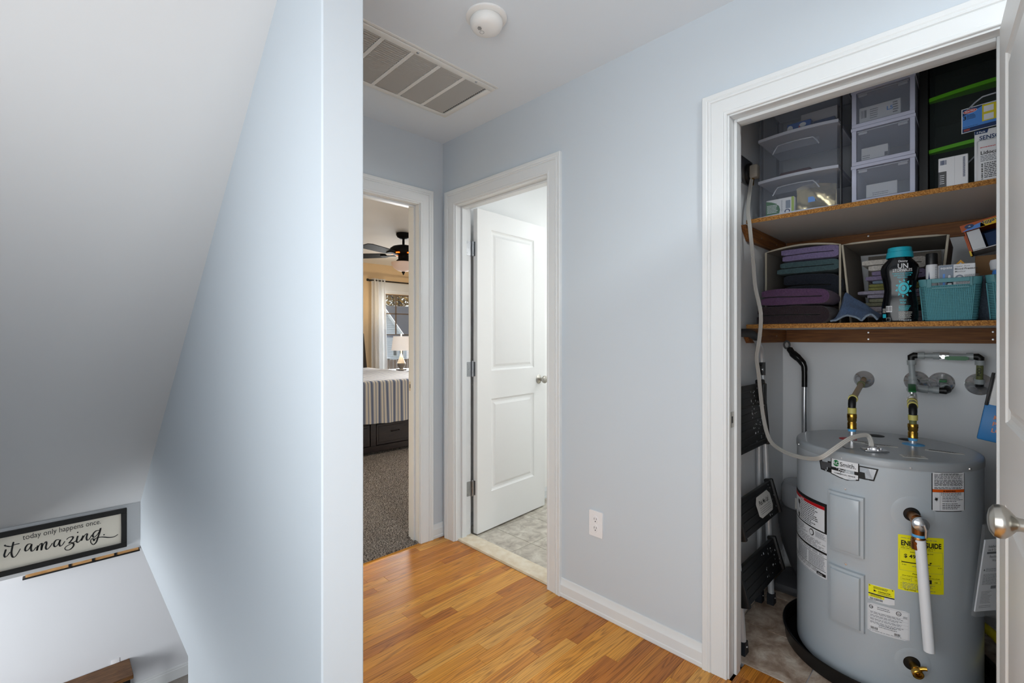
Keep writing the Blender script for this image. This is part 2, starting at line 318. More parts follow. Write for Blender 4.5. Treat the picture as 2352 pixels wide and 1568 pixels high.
casing('trim_3', lambda a, z, h: (a, B0-h, z), BE0-.006, BE1+.006, DT+.006)
casing('trim_4', lambda a, z, h: (a, B1+h, z), BE0-.006, BE1+.006, DT+.006)
casing('trim_5', lambda a, z, h: (A1+h, a, z), BA0-.006, BA1+.006, DT+.006)
def jamb(name, axis, c0, c1, a0, a1, stop0, stop1):
    mb = MB()
    def bx(u0, u1, v0, v1, z0, z1): mb.box(u0, u1, v0, v1, z0, z1, .0015, 1) if axis == 'x' else mb.box(v0, v1, u0, u1, z0, z1, .0015, 1)
    bx(c0, c1, a0-J, a0, 0, DT+J); bx(c0, c1, a1, a1+J, 0, DT+J); bx(c0, c1, a0, a1, DT, DT+J)
    bx(stop0, stop1, a0, a0+.011, 0, DT); bx(stop0, stop1, a1-.011, a1, 0, DT); bx(stop0, stop1, a0+.011, a1-.011, DT-.011, DT)
    return st(obj(name, mb, 'trim'))
jamb('trim_6', 'x', A0-.001, A1, CL0, CL1, A0+.040, A0+.075)
jamb('trim_7', 'x', A0-.001, A1+.001, BA0, BA1, A0+.042, A0+.078)
jamb('trim_8', 'y', B0-.001, B1+.001, BE0, BE1, B0+.042, B0+.078)
# -- baseboards
BP = [(0, 0), (.013, 0), (.015, .004), (.0145, .016), (.0125, .020), (.0125, .056), (.011, .060), (.008, .066), (.0055, .078), (.004, .085), (0, .086)]
def base(name, o, u, n, ln):       # profile swept along u, sticking out along n
    mb = MB(); mb.prism(BP, o, n, (0, 0, 1), Vector(u)*ln); return st(obj(name, mb, 'trim', smooth=20))
base('baseboard_right', (A0, 0.737, 0), (0, 1, 0), (-1, 0, 0), 0.690)
base('baseboard_near', (A0, -3.0, 0), (0, 1, 0), (-1, 0, 0), 2.87)
base('baseboard_far', (1.661, B0, 0), (1, 0, 0), (0, -1, 0), 0.081)
base('baseboard_bathroom', (A1, B0, 0), (1, 0, 0), (0, -1, 0), 2.4)
base('baseboard_closet', (A1, .775, 0), (1, 0, 0), (0, -1, 0), 0.973)
base('baseboard_closet_back', (2.83, -.42, 0), (0, 1, 0), (-1, 0, 0), 1.19)
base('baseboard_stair', (0.612, 1.2, 0), (0, 1, 0), (1, 0, 0), 1.18)
# -- closet shell, bathroom shell
wallmesh('wall_closet_left', [(A1, 2.95, .775, .89, 0, H)], 'closetwall')
wallmesh('wall_closet_back', [(2.83, 2.95, -.55, .775, 0, H)], 'closetwall')
wallmesh('wall_closet_right', [(A1, 2.83, -.55, -.42, 0, H)], 'closetwall')
wallmesh('wall_bathroom_right', [(4.3, 4.4, .89, B0, 0, H)], 'bathwall')
wallmesh('wall_bathroom_near', [(2.95, 4.4, .775, .89, 0, H)], 'bathwall')
wallmesh('wall_bathroom_far', [(A1, 4.3, B0-.004, B0, 0, H)], 'bathwall')
# -- bedroom shell
WX0, WX1, WZ0, WZ1 = 3.957, 4.86, 0.62, 1.965
wallmesh('wall_bedroom_far', [(0.612, WX0, 7.07, 7.2, 0, H), (WX1, 5.3, 7.07, 7.2, 0, H), (WX0, WX1, 7.07, 7.2, WZ1, H), (WX0, WX1, 7.07, 7.2, 0, WZ0)], 'tan')
wallmesh('wall_bedroom_right', [(5.2, 5.3, B1, 7.2, 0, H)], 'tan')
wallmesh('wall_bedroom_left', [(0.612, 0.616, B1, 7.07, 0, H)], 'tan')
st(obj('ceiling_bedroom', MB().box(0.612, 5.3, 2.44, 7.2, H, H+.1), 'bedceil'))
# -- lower room shell
wallmesh('wall_lower_far', [(-3.2, 3.6, 6.73, 6.85, LOWF, LOWC)], 'lowerwall')
wallmesh('wall_lower_left', [(-3.3, -3.2, 0.9, 6.85, LOWF, LOWC)], 'lowerwall')
wallmesh('wall_lower_right', [(3.6, 3.7, 0.9, 6.85, LOWF, LOWC)], 'lowerwall')
wallmesh('wall_lower_near', [(-3.3, 3.7, 0.8, 0.9, LOWF, LOWC)], 'lowerwall')
st(obj('ceiling_lower', MB().box(-3.3, -.6, .8, 6.85, LOWC, LOWC+.1).box(-.6, .496, 4.75, 6.85, LOWC, LOWC+.1).box(.612, 3.7, .8, 6.85, LOWC, LOWC+.1), 'lowerwall'))
mb = MB(); mb.prism([(0, 0), (.016, 0), (.016, .11), (.011, .118), (.011, .132), (.005, .145), (0, .147)], (-3.2, 6.73, LOWF), (0, -1, 0), (0, 0, 1), (6.8, 0, 0)); st(obj('baseboard_lower', mb, 'trim', smooth=20))
# -- floors: each board and tile is a piece of its floor
def boards(parent, x0, x1, y0, y1, z, wd, lmin, lmax, m, seed, name='plank', axis='x', cut=None):
    r = random.Random(seed); k = 0; y = y0; cache = {}
    while y < y1-1e-4:
        w_ = min(wd, y1-y); x = x0-r.random()*lmax*0.8
        while x < x1:
            ln = round(r.uniform(lmin, lmax), 1); a, b = max(x, x0), min(x+ln, x1)
            xe = b
            if b-a > 0.004:
                lim = cut(y) if cut else (x0, x1); a2, b2 = max(a, lim[0]), min(b, lim[1])
                if b2-a2 > 0.01:
                    key = (round(b2-a2, 3), round(w_, 3))
                    if key not in cache:
                        mb = MB(); mb.box(0, key[0]-.0006, 0, key[1]-.0005, -.014, 0, .0006, 1); cache[key] = mb.mesh(name, 0); cache[key].materials.append(M[m])
                    o = bpy.data.objects.new(name, cache[key]); COL.objects.link(o); o.parent = parent
                    o.location = Vector((a2, y, z))-LOC[parent]; LOC[o] = LOC[parent]
            x += ln
        y += w_
fl = st(obj('floor', MB().box(-.6, A0+.12, -3.0, 1.0, -.30, -.0142).box(.612, A0+.12, .9999, B0, -.30, -.0142), 'darkwood'))
boards(fl, .612, A0+.125, .30, B0+.006, 0, .057, .35, 1.0, 'oak', 11, cut=lambda y: (.612, A0+.125) if -.03 < y < .64 else (.612, A0+.016 if y > 1.44 else A0))
boards(fl, -.6, A0, -3.0, .30, 0, .057, .6, 1.3, 'oak', 12)
fl2 = st(obj('floor_closet', MB().box(A1+.012, 2.83, -.42, .775, -.1, -.0045), 'grout'))
fl3 = st(obj('floor_bathroom', MB().box(A1, 4.3, .89, B0, -.1, -.0045), 'grout'))
def tiles(parent, xs, ys, m, g=.0025):
    for i in range(len(xs)-1):
        for j in range(len(ys)-1):
            mb = MB(); a, b, c, d = xs[i]+g/2, xs[i+1]-g/2, ys[j]+g/2, ys[j+1]-g/2
            mb.box(a, b, c, d, -.01, 0, .001, 1); obj('tile', mb, m, parent)
tiles(fl2, [1.869, 2.150, 2.455, 2.76, 2.829], [-.42, -.158, .147, .452, .757, .774], 'tilebrown', .004)
tiles(fl3, [1.862, 2.05, 2.355, 2.66, 2.965, 3.27, 3.575, 3.88, 4.185, 4.299], [.892, 1.0, 1.305, 1.61, 1.915, 2.22, 2.378], 'tilegrey', .003)
mb = MB(); mb.prism([(1.760, 0), (1.7615, .011), (1.764, .013), (1.866, .013), (1.868, .011), (1.868, 0)], (0, BA0-J, -.001), (1, 0, 0), (0, 0, 1), (0, BA1-BA0+2*J, 0)); st(obj('trim_9', mb, 'marble')).__setitem__('label', 'pale cream marble threshold in the bathroom doorway')
cp = st(obj('floor_bedroom', MB().box(.612, 5.2, B0+.006, 7.07, -.3, .004), 'carpet'))
lf = st(obj('floor_lower', MB().box(-3.2, 3.6, .9, 6.73, LOWF-.15, LOWF-.0142), 'darkwood'))
boards(lf, .0, 2.2, 6.1, 6.73, LOWF, .12, .8, 1.4, 'greyfloor', 5)
st(obj('floor_lower_rest', MB().box(-3.2, 3.6, .9, 6.1, LOWF-.0142, LOWF).box(-3.2, 0, 6.1, 6.73, LOWF-.0142, LOWF).box(2.2, 3.6, 6.1, 6.73, LOWF-.0142, LOWF), 'greyfloor'))
# -- carpet pile along the bedroom
mb = MB(); r_ = random.Random(4)
for i in range(90000):
    y = B0+.008+2.1*r_.random()**1.5; x = y*(.500+.150*r_.random())+r_.uniform(-.03, .03)
    a = r_.random()*2*PI; l_ = .0030+.0006*y; dx, dy = math.cos(a)*l_, math.sin(a)*l_; lx, ly = r_.uniform(-.006, .006), r_.uniform(-.006, .006); h_ = r_.uniform(.003, .009)
    mb.poly([(x-dx, y-dy, .003), (x+dx, y+dy, .003), (x+lx, y+ly, .004+h_)])
o = obj('carpet_pile', mb, 'carpet', cp, smooth=0, kind='stuff')
# -- stairs going down behind the partition
stair = thing('staircase', 'enclosed stair flight going down beside the blue grey partition', 'staircase', (-.05, 1.0, 0)); stair['kind'] = 'structure'
for i in range(14):
    z = -.19*(i+1); y = 1.0+.265*i
    obj('stair_tread', MB().box(-.6, .496, y-.02, y+.265, z-.03, z, .004), 'benchwood', stair); obj('stair_riser', MB().box(-.6, .496, y+.0, y+.015, z, z+.16), 'trim', stair)
# ================================================================== doors
def panel_door(name, org, ux, uy, w_, h_, t, panels, zb):
    """slab with moulded panels on both faces; ux along the width, uy through the thickness"""
    org, ux, uy, uz = Vector(org), Vector(ux), Vector(uy), Vector((0, 0, 1)); mb = MB()
    W = lambda a, d, z: org+ux*a+uy*d+uz*(z-org.z)
    for side, d0, sg in ((0, 0.0, 1), (1, t, -1)):
        xs0, xs1 = panels[0][0], panels[0][1]
        zz = [zb]+[v for p in panels for v in (p[2], p[3])]+[zb+h_]
        Q = lambda a, b, c, e: mb.poly([W(a, d0, c), W(b, d0, c), W(b, d0, e), W(a, d0, e)])
        Q(0, xs0, zb, zb+h_); Q(xs1, w_, zb, zb+h_)
        for i in range(0, len(zz), 2): Q(xs0, xs1, zz[i], zz[i+1])
        for p in panels:
            rings = [(0, 0), (.004, .004), (.012, .0075), (.024, .008), (.030, .0065), (.040, .002), (.043, .0015)]
            prev = None
            for off, dep in rings:
                a, b, c, e = p[0]+off, p[1]-off, p[2]+off, p[3]-off; d = d0+sg*dep
                ring = [mb.bm.verts.new(W(*q)) for q in ((a, d, c), (b, d, c), (b, d, e), (a, d, e))]
                if prev:
                    for k in range(4): mb.face([prev[k], prev[(k+1) % 4], ring[(k+1) % 4], ring[k]])
                prev = ring
            mb.face(prev)
    for a in (0, w_): mb.poly([W(a, 0, zb), W(a, t, zb), W(a, t, zb+h_), W(a, 0, zb+h_)])
    for z in (zb, zb+h_): mb.poly([W(0, 0, z), W(w_, 0, z), W(w_, t, z), W(0, t, z)])
    return st(obj(name, mb, 'door', smooth=12)), W
def knob(parent, W, a, z, d0, sg):        # nickel knob on a face of the door
    n = (W(0, 1, 0)-W(0, 0, 0))*sg; c = W(a, d0, z)
    obj('knob_rose', MB().lathe([(0, 0), (.032, 0), (.032, .003), (.028, .006), (.018, .010), (.014, .012), (0, .012)], c, n, 32), 'nickel', parent)
    obj('knob', MB().lathe([(.0105, .008), (.0105, .030), (.012, .034), (.020, .040), (.0265, .047), (.0275, .053), (.0255, .060), (.018, .065), (.008, .067), (0, .067)], c, n, 36), 'nickel', parent)
# bathroom door, standing open into the bathroom
ang = math.radians(3.9); uxb = (math.cos(ang), math.sin(ang), 0); uyb = (-math.sin(ang), math.cos(ang), 0)
d2, W2 = panel_door('door_2', (1.884, 2.217, .012), uxb, uyb, .685, 2.023, .035, [(.125, .560, .25, .84), (.125, .560, 1.02, 1.92)], .012)
tag(d2, 'white two-panel bathroom door standing open against the wall')
knob(d2, W2, .615, .934, 0, -1); knob(d2, W2, .615, .934, .035, 1)
for z in (1.785, 1.036, .295):
    mb = MB(); hz = .045
    def leaf(pts_c, u, v, hw):
        poly = []
        for sx_, sz_ in ((-1, -1), (1, -1), (1, 1), (-1, 1)): poly.append((sx_*hw, sz_*hz))
        return poly
    # leaf on the jamb face (facing -y), leaf on the hinge edge of the door (facing -x)
    rp = [(x, y) for x, y in [(-.016, -.045), (.016, -.045), (.016, .045), (-.016, .045), (-.020, .042), (-.024, .036), (-.024, -.036), (-.020, -.042)]]
    hj = obj('hinge', MB().prism(rp, (1.848, BA1-.0003, z), (1, 0, 0), (0, 0, 1), (0, -.0022, 0)), 'steel', d2)
    rp2 = [(-x, y) for x, y in rp]
    obj('hinge_leaf', MB().prism(rp2, (1.8838, 2.238, z), (-.3, .95, 0), (0, 0, 1), (-.0022, 0, 0)), 'steel', hj)
    obj('hinge_leaf', MB().prism([(-a, b) for a, b in rp], (1.885+.006, 2.243, z), (.95, -.31, 0), (0, 0, 1), (0, -.002, 0)), 'steel', hj)
    for k in range(5): obj('hinge_knuckle', MB().cyl((1.868, 2.243, z-.045+k*.018+.0006), (1.868, 2.243, z-.045+(k+1)*.018-.0006), .0058, n=14), 'steel', hj)
    obj('hinge_pin', MB().lathe([(0, -.049), (.004, -.048), (.0035, .046), (.006, .047), (.005, .051), (0, .052)], (1.868, 2.243, z), n=12), 'steel', hj)
    for sx_, sz_ in ((1.832, .031), (1.842, 0), (1.832, -.031)): obj('screw', MB().lathe([(0, .0012), (.003, .0008), (.0036, 0)], (sx_, BA1-.0025, z+sz_), (0, -1, 0), 10), 'steel', hj)
# closet door, swung open past the right edge of the picture
ang = math.radians(4.1); uxc = (-math.cos(ang), -math.sin(ang), 0); uyc = (math.sin(ang), -math.cos(ang), 0)
d1, W1 = panel_door('door_1', (1.733, -.0243, .012), uxc, uyc, .676, 2.012, .035, [(.108, .568, .25, .835), (.108, .568, 1.03, 1.915)], .012)
tag(d1, 'white two-panel closet door swung open at the right edge')
knob(d1, W1, .612, .93, 0, -1); knob(d1, W1, .612, .93, .035, 1)
for z in (.3, 1.03, 1.78): obj('hinge', MB().cyl((1.728, -.064, z-.045), (1.728, -.064, z+.045), .0056, n=14), 'steel', d1)
# strike plates on the latch jambs
o = obj('strike_plate', MB().prism([(-.014, -.028), (.014, -.028), (.014, .028), (-.014, .028)], (A0+.022, CL1-.0004, .935), (1, 0, 0), (0, 0, 1), (0, -.0018, 0)), 'nickel'); tag(o, 'nickel strike plate on the closet door jamb', 'strike plate')
obj('strike_hole', MB().box(A0+.016, A0+.027, CL1-.0028, CL1-.002, .923, .947), 'slot', o)
o = obj('strike_plate', MB().prism([(-.014, -.028), (.014, -.028), (.014, .028), (-.014, .028)], (BE1-.0004, B1-.022, .935), (0, 1, 0), (0, 0, 1), (-.0018, 0, 0)), 'nickel'); tag(o, 'nickel strike plate on the bedroom door jamb', 'strike plate')
obj('strike_hole', MB().box(BE1-.0028, BE1-.002, B1-.028, B1-.016, .923, .947), 'slot', o)
# ================================================================== ceiling and wall fittings
vx0, vx1, vy0, vy1 = .78, 1.532, 1.668, 2.075
v = thing('return_air_grille', 'white louvred return air grille in the hall ceiling', 'vent', ((vx0+vx1)/2, (vy0+vy1)/2, H))
mb = MB(); fw_ = .030
mb.box(vx0, vx1, vy0, vy0+fw_, H-.008, H, .002); mb.box(vx0, vx1, vy1-fw_, vy1, H-.008, H, .002); mb.box(vx0, vx0+fw_, vy0+fw_, vy1-fw_, H-.008, H, .002); mb.box(vx1-fw_, vx1, vy0+fw_, vy1-fw_, H-.008, H, .002)
obj('frame', mb, 'ventmat', v)
obj('flange', MB().box(vx0-.006, vx1+.008, vy0-.016, vy0-.002, H-.004, H, .001).box(vx1+.001, vx1+.008, vy0-.002, vy1+.004, H-.002, H), 'ventmat', v)
obj('duct_opening', MB().box(vx0+.02, vx1-.02, vy0+.02, vy1-.02, H-.0012, H-.0006), 'ventdark', v)
nsec = 5; sl = (vx1-vx0-2*fw_)/nsec
for i in range(1, nsec): obj('mullion', MB().box(vx0+fw_+i*sl-.009, vx0+fw_+i*sl+.009, vy0+fw_, vy1-fw_, H-.0075, H-.001, .001, 1), 'ventmat', v)
mb = MB(); mb.prism([(0, 0), (.0060, -.0062), (.0067, -.0056), (.0007, .0006)], (0, 0, 0), (0, 1, 0), (0, 0, 1), (sl-.021, 0, 0)); sm = mb.mesh('louvre_slat', 0); sm.materials.append(M['ventslat'])
nsl = 25
for i in range(nsec):
    for k in range(nsl):
        o = bpy.data.objects.new('louvre_slat', sm); COL.objects.link(o); o.parent = v
        o.location = Vector((vx0+fw_+i*sl+.0105, vy0+fw_+.002+k*(vy1-vy0-2*fw_-.004)/nsl, H-.002))-LOC[v]
for x in (1.10, 1.42): obj('latch', MB().lathe([(0, -.004), (.005, -.003), (.006, 0)], (x, vy0+.012, H-.008), n=12), 'steel', v)
s = thing('smoke_detector', 'round white smoke detector on the hall ceiling', 'smoke detector', (1.168, 1.322, H))
c = (1.168, 1.322, H)
obj('base_plate', MB().lathe([(0, 0), (.077, 0), (.077, -.006), (.071, -.010), (.058, -.011), (0, -.011)], c, n=48), 'smoke', s)
obj('body', MB().lathe([(.057, -.0105), (.060, -.014), (.0615, -.022), (.060, -.034), (.054, -.044), (.043, -.050), (.020, -.053), (0, -.0535)], c, n=48), 'smoke', s)
obj('vent_gap', MB().lathe([(.0575, -.011), (.0585, -.0135)], c, n=48), 'slot', s)
cv = Vector((-.66, -.75, 0)).normalized(); rtv = Vector((.712, -.702, 0))
def dtm(a, b, l): p = Vector(c)+rtv*a-cv*0+Vector((0, 0, 0)); q = p+Vector((-.702, -.712, 0))*(-b); rr = (Vector((q.x-c[0], q.y-c[1], 0))).length; hz = -.0535+max(0, rr-.02)**2*4.2; return Vector((q.x, q.y, H+hz-.0012-l*.0004))
pr = Print(dtm); pr.disc('a', 1, -.017, .004, .0085, .010, 20, .86)
for i in range(7): pr.rect('b', 1, -.033+abs(i-3)*.0012, -.016-abs(i-3)*.0012, -.010-i*.0028, -.0088-i*.0028)
pr.build(s, {'a': ('test_button_ring', 'inkgrey'), 'b': ('sounder_slots', 'slot')})
o = obj('outlet', MB().prism([(-.0355, -.053), (-.033, -.0565), (.033, -.0565), (.0355, -.053), (.0355, .053), (.033, .0565), (-.033, .0565), (-.0355, .053)], (A0, 1.2275, .399), (0, 1, 0), (0, 0, 1), (-.006, 0, 0)), 'plate'); tag(o, 'white double electrical outlet on the blue grey wall', 'outlet')
for dz in (-.0195, .0195):
    q = obj('receptacle', MB().lathe([(0, .0018), (.0155, .0016), (.017, 0)], (A0-.006, 1.2275, .399+dz), (-1, 0, 0), 28, 1.0, .82, (0, 0, 1)), 'plate', o)
    pr = Print(planemap((A0-.0080, 1.2275, .399+dz), (0, -1, 0), (0, 0, 1))); pr.rect('a', 1, -.0068, -.0048, -.001, .008); pr.rect('a', 1, .0048, .0068, 0, .008); pr.disc('a', 1, 0, -.0075, .0025, .0028, 10)
    pr.build(q, {'a': ('slots', 'slot')})
obj('screw', MB().lathe([(0, .0012), (.003, .0008), (.0035, 0)], (A0-.006, 1.2275, .399), (-1, 0, 0), 10), 'plate', o)
# unseen hall and bathroom lamps above and behind the picture
def flush_fill_lamp(loc, label, power, r=.16):
    t = thing('ceiling_fill_lamp', label, 'ceiling lamp', loc); x, y, z = loc
    obj('lamp_base', MB().lathe([(0, 0), (r, 0), (r, -.02), (r-.01, -.025), (0, -.025)], loc, n=32), 'nickel', t)
    obj('lamp_bowl', MB().lathe([(r-.012, -.024), (r-.02, -.05), (r*.6, -.085), (0, -.10)], loc, n=32), mat('bowl_glow_%d' % len(M), 'FFFFFF', 0.5, emit='FFF6EA', estr=1.5), t)
    l = bpy.data.lights.new('lamp_light', 'AREA'); l.shape = 'DISK'; l.size = r*1.7; l.energy = power; l.color = (.93, .985, 1.0)
    lo = bpy.data.objects.new('lamp_light', l); COL.objects.link(lo); lo.parent = t; lo.location = (0, 0, -.115)
flush_fill_lamp((.80, -.70, H), 'added round flush fill lamp above the landing, out of view', 29)  # added out of view to brighten the hall and closet
flush_fill_lamp((3.5, 1.55, H), 'added round flush fill lamp inside the bathroom, out of view', 12)  # extra fill for the bathroom, added where no fixture shows
vl = thing('vanity_light', 'three globe vanity light on the bathroom near wall', 'vanity light', (2.60, .89, 1.76))
obj('back_bar', MB().box(2.30, 2.90, .8905, .915, 1.73, 1.79, .004), 'nickel', vl)
mat('globe_glow', 'FFFFFF', 0.5, emit='FFF8F0', estr=4.0)
for x in (2.40, 2.60, 2.80):
    obj('arm', MB().cyl((x, .915, 1.76), (x, .955, 1.76), .012, n=12), 'nickel', vl)
    obj('globe', MB().lathe([(.02, -.045), (.042, -.03), (.05, 0), (.042, .03), (.02, .045), (0, .05)], (x, .995, 1.76), (0, 1, 0), 20), 'globe_glow', vl)
    l = bpy.data.lights.new('globe_light', 'POINT'); l.energy = 2.6; l.shadow_soft_size = .05; l.color = (1, .985, .96); lo = bpy.data.objects.new('globe_light', l); COL.objects.link(lo); lo.parent = vl; lo.location = (x-2.60, .175, 0)
# ================================================================== closet: shelves
SX0, SXB = 2.21, 2.83
def shelf(zt, label):
    t = thing('closet_shelf', label, 'shelf', (2.5, .2, zt-.018))
    b = obj('board', MB().box(SX0+.001, SXB-.001, -.418, .752, zt-.018, zt), 'melamine', t)
    obj('front_edge', MB().box(SX0, SX0+.0012, -.418, .752, zt-.018, zt), 'particle', b)
    bc = obj('back_cleat', MB().box(SXB-.019, SXB-.0005, -.418, .754, zt-.083, zt-.0185, .0015, 1), 'pine2', t)
    sc = MB(); sc.prism([(SX0+.0, -.0185), (SXB-.02, -.0185), (SXB-.02, -.083), (SX0+.06, -.083), (SX0+.012, -.04)], (0, .7545, zt), (1, 0, 0), (0, 0, 1), (0, .019, 0))
    sc = obj('side_cleat', sc, 'pinex', t)
    for y in (.40, -.02, -.30):
        for dz in (-.034, -.066): obj('screw', MB().lathe([(0, .001), (.0035, .0008), (.0042, 0)], (SXB-.019, y, zt+dz), (-1, 0, 0), 10), 'steel', bc)
    for x in (2.42, 2.65): obj('screw', MB().lathe([(0, .001), (.0035, .0008), (.0042, 0)], (x, .7545, zt-.05), (0, -1, 0), 10), 'steel', sc)
    return t
Z2, Z1 = 1.757, 1.291
shelf(Z2, 'upper particle board shelf carrying the plastic drawer towers'); shelf(Z1, 'lower particle board shelf carrying towels and baskets')
# ================================================================== water heater
HCX, HCY, HR = 2.289, .284, .28; PH0 = PI+math.radians(7.06)
def HM(s, z, e=0.0):
    ph = PH0+s/HR; return Vector((HCX+(HR+e)*math.cos(ph), HCY+(HR+e)*math.sin(ph), z))
def HN(s): ph = PH0+s/HR; return Vector((math.cos(ph), math.sin(ph), 0))
def HT(s): ph = PH0+s/HR; return Vector((-math.sin(ph), math.cos(ph), 0))
hmap = lambda s, t, l: HM(s, t, .0003+.0005*l)
wh = thing('water_heater', 'short grey electric water heater standing in a black drain pan', 'water heater', (HCX, HCY, .012))
c0 = (HCX, HCY, 0)
obj('tank_jacket', MB().lathe([(0, .012), (.272, .012), (.2795, .02), (HR, .03), (HR, .797)], c0, n=128), 'heater', wh)
tp = obj('top_cap', MB().lathe([(HR, .793), (HR+.0022, .793), (HR+.0022, .812), (.2805, .8185), (.276, .8225), (.268, .8232), (.20, .824), (0, .824)], c0, n=128), 'heatertop', wh)
for s in (-.335, -.115, .075, .262): obj('screw', MB().lathe([(0, .003), (.003, .0026), (.0042, 0)], HM(s, .802, .0022), HN(s), 10), 'chrome', tp)
def dish(d):
    for (a, h0), (b, h1) in zip(DP, DP[1:]):
        if a <= d <= b: return h0+(h1-h0)*(d-a)/(b-a)
    return DP[-1][1]
DP = [(0, .0006), (.0085, .0012), (.0105, .0130), (.0185, .0145), (.0215, .0215), (.0235, .0225), (1, .0225)]
def cover(s0, s1, z0, z1, ztop, name):
    # flat plate with a stepped raised box inside; ztop is where the raised part ends
    offs = [0, .0085, .0105, .0185, .0215, .0235]
    ss = [s0+o for o in offs]+[s0+(s1-s0)*k/6 for k in (2, 3, 4)]+[s1-o for o in reversed(offs)]
    zs = [z0+o for o in offs]+[(z0+ztop)/2]+[ztop-o for o in reversed(offs)]+[z1]
    mb = MB(); V = []
    for s in ss:
        row = []
        for z in zs:
            d = min(s-s0, s1-s, z-z0, ztop-z); row.append(mb.bm.verts.new(HM(s, z, dish(d) if d >= 0 else .0008)))
        V.append(row)
    for i in range(len(ss)-1):
        for j in range(len(zs)-1): mb.face([V[i][j], V[i+1][j], V[i+1][j+1], V[i][j+1]])
    p = obj(name, mb, 'heater', wh, smooth=30)
    obj('screw', MB().lathe([(0, .0035), (.0035, .003), (.0048, 0)], HM((s0+s1)/2-.002, z1-.0125, .0008), HN((s0+s1)/2), 12), 'chrome', p)
cover(-.165, -.037, .458, .707, .688, 'access_cover'); cover(-.163, -.036, .200, .440, .421, 'access_cover')
def sticker(name, s0, s1, z0, z1, m, rad=.004, label=None):
    pr = Print(hmap)
    n = max(2, int((s1-s0)/.012)); V = []
    for i in range(n+1):
        x = s0+(s1-s0)*i/n; dd = min(x-s0, s1-x); k = rad-math.sqrt(max(0, rad*rad-(rad-min(dd, rad))**2)); V += [(x, z0+k), (x, z1-k)]
    pr.put('a', 1, V, [(2*i, 2*i+2, 2*i+3, 2*i+1) for i in range(n)])
    o = pr.build(wh, {'a': (name, m)})[0]
    if label: o['label'] = label
    return o
NM = {'k': ('black_print', 'ink'), 'g': ('grey_print', 'inkgrey'), 'w': ('white_print', 'paper'), 'r': ('red_band', 'red'), 'o': ('orange_band', 'orange'), 'y': ('yellow_panel', 'yellow'), 't': ('green_logo', 'greenhandle'), 's': ('silver_wing', 'alum2'), 'd': ('dark_wing', 'vac')}
# brand badge
pr = Print(hmap); pr.poly('a', 1, [(-.153, .798), (-.108, .798), (-.062, .798), (-.062, .733), (-.098, .7255), (-.122, .7285), (-.153, .736)])
bd = pr.build(wh, {'a': ('brand_badge', 'ink')})[0]; bd['label'] = 'black and white maker badge'
pr = Print(hmap)
pr.poly('K', .8, [(-.200, .776), (-.153, .780), (-.153, .738), (-.193, .741)]); pr.poly('K', .8, [(-.062, .787), (-.036, .786), (-.008, .785), (-.020, .741), (-.040, .741), (-.062, .742)])
pr.poly('d', 1.5, [(-.195, .772), (-.153, .775), (-.153, .756), (-.168, .756), (-.168, .745), (-.190, .745)])
pr.poly('s', 1.5, [(-.060, .783), (-.036, .782), (-.014, .781), (-.023, .746), (-.044, .746), (-.046, .765), (-.060, .766)])
pr.rect('w', 2, -.150, -.065, .763, .795, .012); pr.poly('w', 2, [(-.150, .752), (-.107, .7515), (-.065, .751), (-.065, .737), (-.098, .7295), (-.122, .732), (-.150, .739)])
pr.disc('t', 3, -.1335, .779, .0105, .0115, 24); pr.text('w2', 4, 'AO', -.1335, .7735, .0165, 'CENTER', .01); pr.text('k', 3, 'Smith.', -.1215, .7715, .0215, 'LEFT', .006, .95)
pr.text('w2', 4, 'ProLine', -.1070, .7545, .0105, 'CENTER', .03, 1.15); pr.text('k', 3, 'COMMERCIAL GRADE', -.107, .7415, .0055, 'CENTER', .02, 1.25)
pr.build(bd, dict(NM, K=('black_wing', 'ink'), w2=('white_lettering', 'paper')))
# danger label wrapping round the left flank
dl = sticker('danger_label', -.42, -.168, .337, .617, 'paper', .003, 'long white danger label with red heading'); pr = Print(hmap)
pr.rect('k', 2, -.42, -.168, .604, .617); pr.rect('r', 3, -.42, -.177, .592, .604); pr.text('w', 4, 'DANGER', -.315, .5945, .0075, 'LEFT', .03); pr.rect('k', 2, -.177, -.168, .505, .617); pr.rect('k', 2, -.42, -.168, .505, .510)
pr.lines('k', 2, -.318, -.20, .512, .590, 11, .0028, 4, .35); pr.disc('k', 2, -.238, .488, .0125, .0125, 24); pr.disc('w', 3, -.238, .488, .0095, .0095, 20); pr.disc('k', 4, -.240, .492, .003, .003, 10); pr.poly('k', 4, [(-.246, .481), (-.231, .481), (-.234, .489), (-.244, .487)])
pr.lines('g', 2, -.218, -.172, .478, .500, 6, .0016, 5, .2); pr.lines('g', 2, -.42, -.26, .470, .500, 8, .0016, 6, .2); pr.lines('g', 2, -.42, -.172, .438, .468, 8, .0016, 7, .25)
pr.rect('k', 2, -.42, -.168, .428, .4355); pr.lines('g', 2, -.42, -.172, .416, .426, 3, .0015, 8); pr.rect('k', 2, -.42, -.168, .412, .4135)
pr.lines('g', 2, -.345, -.262, .366, .410, 20, .0012, 9, .08); pr.lines('g', 2, -.255, -.174, .366, .410, 18, .0012, 10, .1); pr.rect('k', 2, -.42, -.172, .3625, .3645)
pr.lines('g', 2, -.42, -.190, .346, .361, 5, .0013, 11); pr.rect('k', 2, -.212, -.172, .343, .354); pr.text('w', 4, 'AOSmith', -.206, .346, .0055, 'LEFT', .02, 1.0); pr.lines('g', 2, -.42, -.18, .338, .342, 1, .0012, 12)
